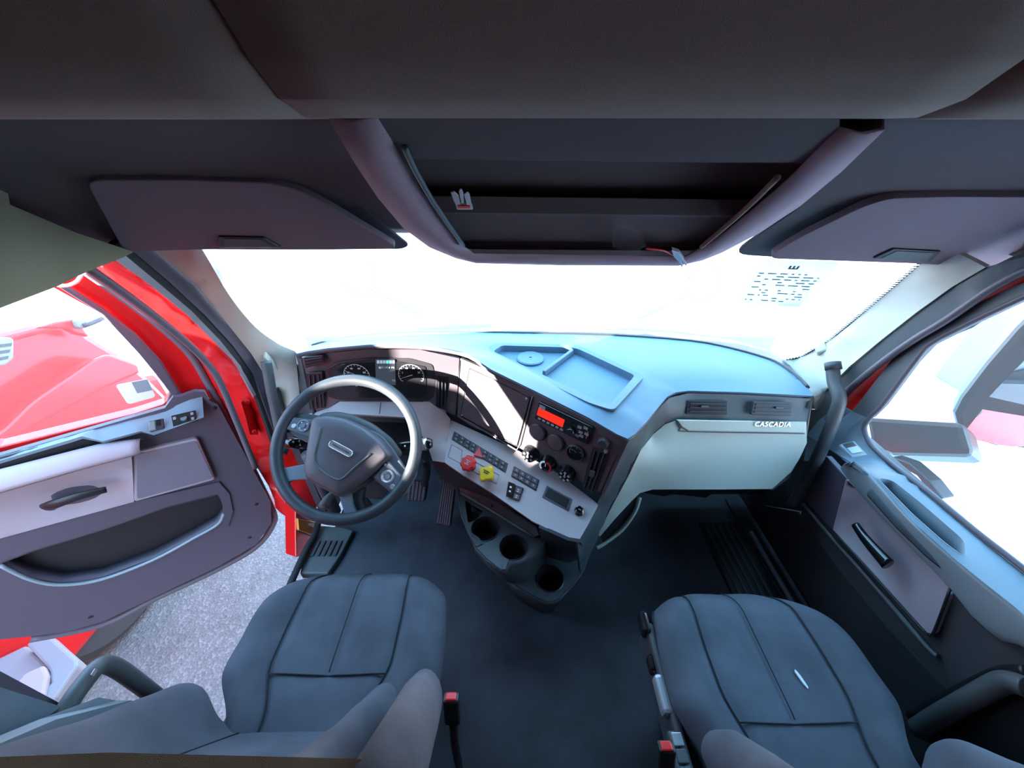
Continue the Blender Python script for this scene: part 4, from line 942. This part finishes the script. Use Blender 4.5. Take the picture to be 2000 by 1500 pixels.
# body side, front of the door opening
RJ = plane3(on(525, 850, X(-1.02)), on(450, 785, off(PD, -.02)), on(300, 562, X(-1.02)))
jam = ons(e3, X(-1.03)) + [on(575, 855, X(-1.02)), on(640, 880, X(-1.02)), on(645, 940, X(-1.02)), on(620, 985, X(-1.02)), on(612, 1000, X(-1.02)), on(612, 1030, X(-1.05)), on(560, 1010, X(-1.1)), on(545, 1000, off(PD, -.03)), on(525, 950, off(PD, -.03))] + [on(x, y, off(PD, -.035)) for x, y in [(470, 860), (430, 780), (385, 700), (330, 645), (255, 582), (172, 520)]]
sheet('trim_10', jam, (.3, -1, 0), 'red', step=.04, th=.004, tagv=ST)
tube('trim_11', [on(x, y, X(-1.03)) + Vector((-.035, -.01, 0)) for x, y in [(200, 513), (300, 588), (375, 650), (425, 700), (455, 745), (485, 820), (520, 910)]], .010, 'seal', k=5, tagv=ST)
hg = thing('door_hinge', 'red door hinge bracket on the front door post', 'hinge', on(490, 800, X(-1.08)))
slab('hinge_plate', ons([(470, 785), (500, 775), (512, 792), (500, 805), (505, 850), (488, 850), (478, 810)], X(-1.07)), (.6, -.8, 0), .02, 'red', hg, .004)
lathe('hinge_bolt', on(483, 783, X(-1.05)), (.6, -.8, 0), [(0, .012), (.008, .012), (.008, 0)], 'red', hg, seg=6)
lathe('hinge_bolt', on(497, 842, X(-1.05)), (.6, -.8, 0), [(0, .012), (.008, .012), (.008, 0)], 'red', hg, seg=6)
# lower front corner of door opening with marker lamp, sill
slab('trim_12', ons([(578, 985), (620, 985), (618, 1030), (606, 1052), (594, 1086), (579, 1089), (578, 1040)], X(-1.04)), (1, -.3, 0), .06, 'red', None, .006, tagv=ST)
ml = thing('marker_lamp', 'amber side marker lamp on the red body below the door opening', 'lamp', on(600, 1025, X(-1.03)))
slab('lens', ons([(582, 1013), (618, 1020), (612, 1046), (584, 1036)], X(-1.012)), (1, -.3, 0), .015, 'orange', ml, .003)
slab('housing', ons([(580, 1010), (620, 1018), (614, 1049), (582, 1039)], X(-1.035)), (1, -.3, 0), .010, 'black', ml, .003)
sill = ons([(672, 1030), (690, 1035), (664, 1085), (640, 1120), (585, 1120), (592, 1088), (610, 1054), (620, 1025)], Z(.03))
sb = thing('sill_plate', 'ribbed dark plastic sill plate at the driver door opening', 'sill plate', (-.95, .9, 0))
slab('plate', sill, (0, 0, 1), .04, 'side', sb, .006)
q = ons([(617, 1055), (670, 1055), (655, 1088), (600, 1088)], Z(.033))
multi('ribs', [([p + Vector((0, 0, .005)) for p in cell(q, .1 + i * .2, .2 + i * .2, .05, .95)], (0, 0, 1), .006) for i in range(5)], 'dark', sb, .001)
tube('sill_seal', ons([(622, 1020, Z(.06)), (612, 1050, Z(.05)), (590, 1090, Z(.05)), (470, 1360, Z(.0)), (440, 1420, Z(.0))], None), .014, 'rubber', sb, k=4)
box('sill_edge', (-.97, .2, -.03), (.08, 1.3, .06), 'black', sb, .01)
# ------------------------------------------------------------------ passenger door
PN = PR[0]
RD = thing('door_2', 'closed passenger door with long blue-grey armrest and black pull handle', None, (1.0, .7, 0), kind='structure')
ZL = Z(.755)
win = [(1690, 812), (1684, 840), (1697, 872), (1740, 912), (1800, 958), (1900, 1041), (2000, 1120), (2200, 1285)]
inn = [(1664, 903), (1704, 932), (1777, 1015), (1881, 1106), (2000, 1201), (2200, 1370)]
slot = ons([(1715, 933), (1740, 937), (1800, 985), (1880, 1058), (1884, 1075), (1880, 1088), (1845, 1058), (1780, 1000), (1722, 947)], off(ZL, .006))
winp = ons(win, X(1.0))
innp = ons(inn, Z(.75))
ld = [on(1637, 790, X(.99)), on(1664, 804, X(1.0))] + winp + innp[::-1] + [on(1640, 890, X(.95)), on(1575, 850, X(.96)), on(1600, 820, X(.97))]
slt = fillet(ons([(1712, 932), (1742, 937), (1800, 983), (1884, 1056), (1886, 1090), (1845, 1060), (1780, 1002)], ZL), .015)
sheet('ledge', ld, (-.15, -.2, 1), 'doorb', RD, step=.025, holes=[slt], th=.008)
slab('slot_bottom', [p - Vector((0, 0, .06)) for p in slt], (0, 0, 1), .004, 'black', RD)
loft('slot_wall', [slt, [p - Vector((0, 0, .06)) for p in slt]], 'doorb', RD, closed=True, th=.003)
tube('window_seal', [on(x, y, X(1.0)) + Vector((.004, 0, .006)) for x, y in [(2060, 556), (2000, 582), (1900, 629), (1815, 673), (1785, 705), (1722, 790), (1695, 818)] + win[1:]], .007, 'seal', RD, k=5)
sheet('window_frame', ons([(2120, 505), (2060, 528), (1960, 568), (1860, 615), (1780, 655), (1758, 680), (1690, 770), (1664, 803), (1690, 815), (1697, 815), (1722, 790), (1785, 705), (1815, 673), (1900, 629), (2000, 582), (2060, 556), (2120, 530)], X(1.0)), (-1, -.1, 0), 'side', RD, step=.04, th=.02)
sheet('outer_frame', ons([(2100, 490), (1990, 540), (1900, 588), (1780, 665), (1700, 722), (1640, 775), (1640, 800), (1664, 815), (1700, 775), (1765, 690), (1800, 655), (1900, 605), (2100, 520)], X(1.015)), (-1, -.1, 0), 'red', RD, step=.05, th=.01)
glb = ons([(1690, 812), (1684, 840), (1697, 872), (1740, 912), (1900, 1041), (2000, 1120), (2300, 1360), (2400, 300), (2060, 540), (1900, 620), (1815, 670), (1722, 788)], X(1.01))
sheet('window_pane', glb, (-1, 0, 0), 'rdoorglass', RD, step=.3, th=.004)
# armrest bar
ao = [(1655, 905), (1668, 901), (1704, 932), (1777, 1015), (1881, 1106), (2000, 1201), (2200, 1370)]
ai = [(1643, 915), (1682, 963), (1743, 1028), (1855, 1145), (1890, 1192), (1955, 1249), (2010, 1265), (2200, 1400)]
bar('armrest', catmull(ons(ao, Z(.752)), 3), catmull(ons(ai, X(.93)), 3), (-.7, -.2, .7), .010, 'doora', RD)
slab('front_panel', ons([(1613, 890), (1652, 933), (1626, 1036), (1569, 971)], PR), PN, .02, 'doord', RD, .003)
lip_ = [(1626, 1036), (1700, 1117), (1803, 1231), (1815, 1238), (1824, 1234), (1856, 1153)]
sheet('pull_cup', ons([(1652, 936), (1684, 964), (1745, 1030), (1856, 1150)], X(.945)) + ons([(1824, 1234), (1815, 1238), (1803, 1231), (1700, 1117), (1626, 1036)], X(.94)), PN, 'doorl', RD, step=.02, th=.012,
      ctrl=[on(1670, 990, X(1.0)), on(1700, 1015, X(1.02)), on(1730, 1050, X(1.01)), on(1770, 1095, X(1.0)), on(1800, 1130, X(.99)), on(1770, 1150, X(.95)), on(1700, 1070, X(.96)), on(1800, 1180, X(.948))])
tube('pull_cup_edge', ons([(1626, 1036), (1700, 1117), (1803, 1231), (1815, 1238), (1824, 1234), (1856, 1150)], X(.937)), .003, 'black', RD, k=4, seg=8)
tube('inside_handle', ons([(1670, 1024), (1688, 1050), (1712, 1078), (1734, 1102)], X(.905)), lambda t: .012 + .008 * t, 'gloss', RD, k=5, flat=.7, up=PN)
lowp = [on(1569, 971, PR)] + ons([(1626, 1036), (1700, 1117), (1803, 1231), (1860, 1155), (1890, 1192), (1955, 1249), (2010, 1265), (2250, 1430), (2300, 1700), (2050, 1560), (1825, 1330), (1740, 1240), (1640, 1120), (1560, 1010)], PR)
sheet('lower_panel', [p + Vector((.006, 0, 0)) for p in lowp], PN, 'dark', RD, step=.06, th=.01)
tube('panel_ridge', ons([(1569, 985), (1626, 1052), (1700, 1135), (1803, 1255), (1832, 1282)], X(.945)), .006, 'side', RD, k=4, seg=8)
sheet('footwell_panel', ons([(1560, 1000), (1640, 1110), (1740, 1232), (1830, 1325), (2100, 1600)], X(.955)) + [on(2100, 1600, X(1.03)) + Vector((0, -.1, -.5)), Vector((1.03, .5, .05)), Vector((1.03, 1.2, .05))], PN, 'dark', RD, step=.08, th=.01)
wsq = ons([(1640, 868), (1668, 861), (1694, 888), (1664, 892)], off(Z(.77), .004))
ws = slab('window_switch', wsq, (0, -.1, 1), .006, 'doorb', RD, .001); slab('recess', [p + Vector((0, 0, .001)) for p in cell(wsq, .15, .85, .05, .35)], (0, 0, 1), .001, 'black', ws); slab('rocker', [p + Vector((0, 0, .003)) for p in cell(wsq, .15, .85, .38, .8)], (0, 0, 1), .003, 'doora', ws, .001)
tube('grab_bar', ons([(1790, 1425), (1830, 1400), (1900, 1362), (1950, 1336), (1975, 1332), (2010, 1345)], X(.93)), .020, 'side', RD, k=4)
tube('panel_recess_edge', ons([(1780, 1400), (1850, 1362), (1950, 1315), (2010, 1312)], X(.95)), .012, 'black', RD, k=4)
slab('speaker_recess', ons([(1790, 1440), (1960, 1350), (2050, 1370), (2050, 1500), (1900, 1500)], X(.952)), PN, .01, 'black', RD, .004)
# footwell details
multi('trim_13', [([(.97, .45, .012), (1.02, .45, .012), (1.02, 1.25, .012), (.97, 1.25, .012)], (0, 0, 1), .012)], 'dark', tagv=ST)
fp = thing('sill_plate', 'black ribbed sill plate on the passenger footwell floor', 'sill plate', (.88, .9, 0))
slab('plate', [(.78, .75, .012), (.96, .75, .012), (.96, 1.12, .012), (.78, 1.12, .012)], (0, 0, 1), .012, 'black', fp, .002)
multi('ribs', [([(.80 + i * .03, .77, .016), (.812 + i * .03, .77, .016), (.812 + i * .03, 1.10, .016), (.80 + i * .03, 1.10, .016)], (0, 0, 1), .004) for i in range(5)], 'dark', fp)
tube('sill_rail', [(.985, 1.05, .03), (.985, .8, .03), (.985, .45, .03)], .011, 'spoke', fp, k=2)
# ------------------------------------------------------------------ grab handles on the pillars
g1 = thing('grab_rail', 'long curved grey grab handle on the passenger side windshield pillar', 'handle', on(1620, 720, X(.93)))
tube('bar', ons([(1626, 712), (1629, 745), (1639, 775), (1635, 800), (1616, 850), (1594, 900), (1572, 940), (1550, 985)], X(.93)), .0185, 'side', g1, k=6, seg=16)
slab('mount', ons([(1595, 690), (1617, 683), (1637, 713), (1625, 728), (1606, 728)], off(PW, .03)), PW[0], .03, 'pillar', g1, .006)
tube('collar', ons([(1626, 708), (1628, 722)], X(.93)), .022, 'dark', g1, k=0, seg=16)
g2 = thing('grab_rail', 'slim grey grab handle on the driver side pillar, left of the steering wheel', 'handle', on(525, 715, X(-.93)))
tube('bar', ons([(520, 706), (524, 730), (530, 765), (538, 800), (546, 840), (552, 880)], X(-.93)), .0165, 'side', g2, k=5, seg=16)
slab('mount', ons([(520, 662), (532, 668), (541, 690), (543, 725), (518, 700)], X(-.945)), (1, -.5, 0), .012, 'pillar', g2, .003)
g3 = thing('grab_rail', 'worn dark grab bar at the rear edge of the driver door opening', 'handle', on(200, 1300, X(-.97)))
tube('bar', ons([(40, 1455), (110, 1408), (150, 1352), (185, 1308), (205, 1298), (228, 1305), (262, 1328), (320, 1372)], X(-.965)), .0165, 'side', g3, k=5, seg=16)
slab('worn_spots', ons([(178, 1318), (186, 1306), (192, 1308), (183, 1321)], X(-.945)), (1, -.3, .3), .003, 'silver', g3, 0)
bp = sheet('trim_14', ons([(-200, 1290), (0, 1342), (120, 1380), (60, 1425), (0, 1462), (-200, 1560)], X(-.965)), (1, 0, .2), 'doorb', step=.05, th=.04, tagv=ST)
sheet('trim_15', ons([(-200, 1540), (0, 1452), (110, 1405), (255, 1368), (270, 1372), (215, 1392), (110, 1445), (0, 1474), (-200, 1580)], X(-.90)), (1, 0, .6), 'doora', step=.04, th=.03, tagv=ST)
# ------------------------------------------------------------------ overhead: visors, console
def visor(name_label, out, rec, clipq, swq=None):
    v = thing('sun_visor', name_label, 'sun visor', ons(out, PV)[0])
    vn = PV[0]
    slab('recess', ons(rec, off(PV, -.012)), vn, .006, 'console', v, .002, r=.05)  # dark sheet stands in for shade in the pocket behind the visor
    slab('panel', ons(out, off(PV, .012)), vn, .016, 'visor', v, .005, r=.03)
    c = slab('pull_tab', ons(clipq, off(PV, .017)), vn, .006, 'bezel', v, .0015)
    P = [p + vn * .0012 for p in ons(clipq, off(PV, .017))]; cc = sum(P, Vector()) / len(P)
    slab('tab_face', [cc + (p - cc) * .78 for p in P], vn, .001, 'side', c)
    return v
visor('driver side sun visor, purple-grey fabric, folded up above the windshield', [(165, 352), (350, 352), (530, 358), (585, 372), (640, 402), (783, 487), (600, 489), (395, 488), (258, 492), (236, 482)],
      [(60, 318), (350, 308), (560, 316), (640, 345), (700, 400), (800, 480), (785, 487), (600, 487), (200, 487)], [(426, 463), (515, 465), (548, 484), (428, 484)])
visor('passenger side sun visor, purple-grey fabric, folded up above the windshield', [(1496, 505), (1560, 465), (1685, 404), (1737, 388), (1850, 385), (2100, 386), (2160, 540), (1990, 527), (1790, 515)],
      [(1425, 497), (1540, 420), (1650, 345), (1720, 323), (1850, 322), (2160, 330), (2200, 520), (1990, 520), (1600, 508)], [(1706, 505), (1745, 487), (1838, 492), (1818, 512)])
OC = thing('overhead_console', 'dark recessed overhead console between the two sun visors', 'overhead console', ons([(1100, 500)], PO)[0])
on_ = PO[0]
oL = [(640, 224), (700, 325), (740, 385), (790, 445), (840, 482), (890, 503), (930, 513)]
oR = [(1725, 252), (1640, 335), (1560, 402), (1480, 455), (1410, 492), (1370, 508), (1325, 518)]
iL = [(735, 226), (780, 300), (805, 345), (835, 392), (868, 440), (895, 475), (925, 494)]
iR = [(1640, 250), (1590, 300), (1540, 350), (1500, 385), (1440, 435), (1395, 472), (1340, 500)]
Lo = ons(oL, off(PO, .02)); Ro = ons(oR, off(PO, .02)); Li = ons(iL, off(PO, .03)); Ri = ons(iR, off(PO, .03))
loft('rim', [[p - on_ * .05 for p in Lo + [on(1100, 517, off(PO, .02))] + Ro[::-1]], Lo + [on(1100, 517, off(PO, .02))] + Ro[::-1],
             [ (a + b) / 2 + on_ * .006 for a, b in zip(Lo + [on(1100, 517, off(PO, .02))] + Ro[::-1], Li + [on(1100, 496, off(PO, .03))] + Ri[::-1])],
             Li + [on(1100, 496, off(PO, .03))] + Ri[::-1]], 'rim', OC, th=.004)
def erow(y, d, inset=0):
    def xat(E, y):
        for a, b in zip(E[:-1], E[1:]):
            if a[1] <= y <= b[1]: return a[0] + (b[0] - a[0]) * (y - a[1]) / (b[1] - a[1])
        return E[-1][0] if y > E[-1][1] else E[0][0]
    xl_, xr_ = xat(iL, y) + inset, xat([(x, yy - (x - 735) * .012) for x, yy in iR], y) - inset
    return [on(xl_ + (xr_ - xl_) * i / 12, y + (xl_ + (xr_ - xl_) * i / 12 - 735) * .012 * (1 - max(0, y - 400) / 200), off(PO, d)) for i in range(13)]
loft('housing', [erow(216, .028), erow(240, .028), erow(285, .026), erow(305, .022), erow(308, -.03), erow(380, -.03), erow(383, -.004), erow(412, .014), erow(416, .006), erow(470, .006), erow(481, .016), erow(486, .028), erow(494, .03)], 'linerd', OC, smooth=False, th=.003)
tube('edge_bead', ons([(790, 287), (812, 335), (850, 400), (905, 480)], off(PO, .034)), .004, 'side', OC, k=4, seg=8)
tube('edge_bead', ons([(1520, 345), (1470, 395), (1420, 440), (1370, 482)], off(PO, .034)), .004, 'liner', OC, k=4, seg=8)
cl = thing('metal_clip', 'small bare metal clip with upright prongs on the overhead console', 'clip', on(905, 400, PO))
pc = off(PO, .020)
slab('base', ons([(890, 399), (922, 401), (924, 410), (892, 410)], pc), on_, .004, 'silver', cl, .001)
for q in ([(880, 376), (887, 375), (895, 382), (899, 400), (890, 401), (885, 390)], [(896, 375), (898, 370), (902, 371), (905, 378), (906, 397), (901, 397)], [(906, 380), (912, 376), (917, 379), (921, 401), (912, 401)]):
    slab('prong', ons(q, off(pc, .003)), on_, .002, 'silver', cl, .0005)
slab('slot', ons([(893, 402), (918, 403), (918, 407), (894, 407)], off(pc, .002)), on_, .002, 'redp', cl, 0, r=.002)
tg = thing('plastic_pouch', 'torn clear plastic pouch stuck on the overhead console beside the loose wire', 'pouch', on(1225, 470, PO))
slab('film', ons([(1201, 440), (1232, 447), (1248, 458), (1262, 480), (1240, 492), (1215, 490), (1196, 480)], off(PO, .034)), on_, .0008, 'film', tg, 0)
slab('label', ons([(1222, 455), (1240, 462), (1250, 482), (1228, 486), (1220, 470)], off(PO, .0345)), on_, .0008, 'redp', tg, 0) if False else None
wr = thing('wire_connector', 'loose thin wire ending in a small white plug below the overhead console', 'connector', on(1330, 505, PO))
tube('wire', ons([(1262, 485), (1280, 487), (1298, 490), (1315, 498)], off(PO, .040)), .0018, 'redp', wr, k=5, seg=8)
slab('plug', ons([(1312, 490), (1326, 494), (1336, 508), (1328, 514), (1316, 502)], off(PO, .045)), on_, .008, 'silver', wr, .001)
multi('pins', [(ons([(1326, 510), (1330, 509), (1334, 520), (1331, 522)], off(PO, .043)), on_, .002), (ons([(1332, 508), (1335, 506), (1342, 517), (1339, 519)], off(PO, .043)), on_, .002)], 'silver', wr)
# ------------------------------------------------------------------ printed sheet in the windshield
ps = thing('printed_notice', 'pale printed paper sheet behind the upper right of the windshield', 'paper', on(1540, 590, PW))
pp = off(PW, .012); SQ = ons([(1482, 508), (1640, 512), (1560, 600), (1440, 592)], pp)
slab('sheet', SQ, PW[0], .0008, 'sheet_paper', ps)
P = []
for i in range(11):
    t = .25 + i * .062; s0 = .08
    while s0 < .9:
        L_ = random.uniform(.03, .16)
        if random.random() < .6: P.append(([p + PW[0] * .001 for p in cell(SQ, s0, min(.92, s0 + L_), t, t + .022)], PW[0], .0004))
        s0 += L_ + .05
multi('printed_lines', P, 'seal', ps)
multi('printed_mark', [([p + PW[0] * .001 for p in cell(SQ, .42 + a_, .45 + a_, .09, .16)], PW[0], .0004) for a_ in (0, .05, .10)] + [([p + PW[0] * .001 for p in cell(SQ, .42, .55, .14, .16)], PW[0], .0004)], 'dark', ps)
# ------------------------------------------------------------------ outside, in front
hood = []
for i in range(13):
    y = 1.62 + i * .16; hw = 1.02 - .018 * i ** 1.2; z = .72 - .030 * i - .0016 * i * i
    hood.append([(hw * math.sin(a), y, z - .28 * (1 - math.cos(a) ** .8 if math.cos(a) > 0 else 1) ) for a in [math.radians(-88 + 176 * j / 20) for j in range(21)]])
Hd = loft('truck_hood', hood, 'red', th=.01, tagv=T('long sloping red hood of the truck beyond the windshield', 'hood'))
cwl = multi('wiper_cowl', [([(-.95, 1.42, .74), (.95, 1.42, .74), (.9, 1.66, .70), (-.9, 1.66, .70)], (0, 0, 1), .03)], 'rubber', tagv=T('black cowl panel at the foot of the windshield', 'cowl'))
for lb, pts in (('windshield wiper lying low on the driver side of the glass', [(760, 651, Y(1.46)), (870, 640, Y(1.48)), (960, 636, Y(1.50))]), ('windshield wiper lying low on the passenger side of the glass', [(1180, 640, Y(1.50)), (1320, 651, Y(1.47)), (1430, 668, Y(1.42)), (1505, 690, Y(1.36))])):
    p_ = ons(pts, None); wv = thing('windshield_wiper', lb, 'wiper', p_[1], 'windshield wipers')
    tube('blade', p_, .010, 'black', wv, k=4, seg=8); tube('arm', [p_[1] + Vector((0, .02, .006)), p_[1] + Vector((.12, .12, -.03))], .008, 'silver', wv, k=0, seg=8)
def hmirror(c, lb, s):
    h = thing('hood_mirror', lb, 'mirror', c + Vector((0, 0, -.2)), 'hood mirrors')
    lathe('housing', c, (0, -1, .15), [(0, -.07), (.09, -.06), (.12, -.02), (.125, .0), (.118, .004)], 'black', h, seg=32)
    lathe('glass', c, (0, -1, .15), [(0, .008), (.08, .006), (.118, .001)], 'clear', h, seg=32)
    tube('stalk', [c + Vector((0, .05, -.08)), c + Vector((-.15 * s, .1, -.2)), c + Vector((-.35 * s, .15, -.35))], .012, 'dark', h, k=3)
hmirror(Vector((-1.17, 2.6, .70)), 'small round hood mirror seen through the windshield on the driver side', -1)
hmirror(Vector((1.24, 2.6, .66)), 'small round hood mirror seen through the windshield on the passenger side', 1)
# right side mirror with arm
MP = plane((-.72, -.69, .0), on(1930, 800, X(1.42))); mn = MP[0]
sm = thing('side_mirror', 'large angular side mirror with two panes outside the passenger window', 'mirror', on(1930, 870, MP))
mo = ons([(2030, 600), (1985, 642), (1925, 712), (1875, 778), (1860, 808), (1868, 840), (1892, 860), (1945, 874), (2030, 882), (2160, 870), (2160, 560)], MP)
slab('housing', mo, mn, .12, 'black', sm, .02)
for nm, q in (('upper_glass', [(1931, 775), (2010, 693), (2120, 600), (2120, 830), (2010, 793)]), ('lower_glass', [(1918, 799), (1883, 844), (1905, 860), (1974, 873), (2120, 865), (2120, 845), (2010, 814)])):
    slab(nm, ons(q, off(MP, .004)), mn, .006, 'clear', sm, .001)
slab('arm', ons([(1690, 812), (1800, 818), (1880, 822), (1900, 890), (1740, 886), (1700, 870)], X(1.22)), (-1, -.2, .6), .12, 'black', sm, .02)
multi('truck_flank', [([(1.09, -.3, -1.0), (1.09, 1.12, -1.0), (1.09, 1.12, .60), (1.09, -.3, .60)], (1, 0, 0), .03), ([(1.12, .02, -1.0), (1.12, -3.5, -1.0), (1.12, -3.5, 2.2), (1.12, .02, 2.2)], (1, 0, 0), .04)], 'red', tagv=T('red outer side of the truck sleeper reflected in the side mirror', 'truck body'))
fd = [on(x, y, X(1.18)) for x, y in [(1738, 892), (1775, 905), (1815, 940), (1842, 975), (1825, 975), (1790, 930), (1740, 900)]]
slab('fender_edge', fd, (-1, -.2, 0), .05, 'black', tagv=T('curved black wheel arch edge below the side mirror arm', 'wheel arch'), bv=.005)
cb = ons([(1850, 1010), (1890, 990), (1960, 985), (2010, 955), (2200, 870)], Z(-1.295))
tube('kerb_line', cb, .07, 'rim', tagv=T('pinkish kerb line bent across the pale lot at right', 'kerb'), k=0, seg=8)
bx = on(1940, 688, Z(-1.2)); box('utility_box', on(1945, 690, Z(-.8)), (.5, .5, 1.0), 'doora', None, .03, tagv=T('small pale teal box standing far off in the bright lot', 'utility box'))
# ------------------------------------------------------------------ neighbouring red truck
NX = X(-2.6)
NT = thing('red_truck', 'red truck parked alongside, seen through the open door window', 'truck', (-3.6, 1.5, -1.3))
side_ = ons([(-400, 720), (0, 655), (70, 638), (140, 624), (178, 655), (235, 690), (290, 735), (345, 790), (345, 900), (-400, 1050)], NX)
slab('hood', side_, (1, 0, 0), 1.9, 'red', NT, .04)
mb = [(-2.62, -6.5, -1.0), (-2.62, -6.5, 1.27), (-2.62, -.56, 1.27), (-2.62, -.50, 1.38), (-2.62, .55, 1.40), (-2.62, .7, 1.3), (-2.62, 1.1, .66), (-2.62, 2.3, .10), (-2.62, 2.3, -1.0)]  # out-of-view top and rear shaped to block sun from hub and ground
slab('body', mb, (1, 0, 0), 1.8, 'red', NT, .05)
fen = ons([(-300, 960), (0, 845), (60, 785), (130, 738), (185, 700), (212, 690), (272, 712), (275, 728), (200, 760), (100, 815), (0, 872), (-300, 1010)], X(-2.45))
slab('fender', fen, (1, -.2, .3), .25, 'red', NT, .05, r=.05)
vq = ons([(-70, 672), (18, 658), (29, 662), (28, 700), (15, 712), (-70, 730)], X(-2.56)); vg = slab('hood_vent', vq, (1, 0, 0), .05, 'doora', NT, .01)
P = []
for i in range(3):
    t = .15 + i * .25; c4 = [vq[0], vq[2], vq[4], vq[5]]; P.append(([p + Vector((.004, 0, 0)) for p in cell(c4, .1, .95, t, t + .12)], (1, 0, 0), .004))
multi('vent_slots', P, 'dark', vg)
lathe('front_tyre', (-3.0, 1.32, -.80), (1, 0, 0), [(.18, .28), (.30, .32), (.44, .33), (.50, .28), (.51, .15), (.51, .0), (.48, -.02), (.3, -.02)], 'tyre', NT, seg=64)
lathe('wheel_disc', (-3.0, 1.32, -.80), (1, 0, 0), [(0, .26), (.12, .26), (.16, .22), (.28, .24), (.30, .30)], 'silver', NT, seg=40)
slab('side_fairing', ons([(-300, 1270), (0, 1243), (88, 1232), (60, 1255), (0, 1285), (-300, 1430)], X(-2.45)), (1, 0, .3), .3, 'red', NT, .01)
slab('step_well', ons([(-200, 1400), (0, 1284), (50, 1260), (92, 1300), (60, 1335), (28, 1345), (-200, 1420)], Z(-.45)), (0, 0, 1), .04, 'step', NT, .01)
slab('step_tread', ons([(50, 1258), (88, 1233), (112, 1255), (150, 1288), (150, 1300), (105, 1366), (60, 1370), (98, 1335), (96, 1312), (86, 1298)], Z(-.40)), (0, 0, 1), .10, 'step', NT, .01)
slab('step_disc', ons([(20, 1350), (45, 1316), (84, 1298), (92, 1318), (84, 1360)], Z(-.38)), (0, 0, 1), .06, 'rim', NT, .01)
hm2 = thing('hood_mirror', 'dark mirror stub on the hood of the neighbouring red truck', 'mirror', on(170, 640, X(-2.5)))
slab('bracket', ons([(70, 640), (110, 628), (150, 622), (160, 636), (176, 658), (150, 652), (130, 642)], X(-2.5)), (1, -.3, .2), .06, 'red', hm2, .01)
slab('head', ons([(148, 625), (160, 620), (172, 628), (170, 642), (154, 640)], X(-2.46)), (1, -.3, .2), .08, 'doora', hm2, .01)
tube('arm', ons([(165, 636), (182, 630), (200, 622)], X(-2.45)), .012, 'dark', hm2, k=2)

lathe('sun_block_stack', (-2.75, -.16, -.7), (0, 0, 1), [(0, 0), (.13, 0), (.13, 3.2), (.11, 3.25), (0, 3.25)], 'chrome', NT, seg=32)  # added out of view to keep sun off the cluster's left side
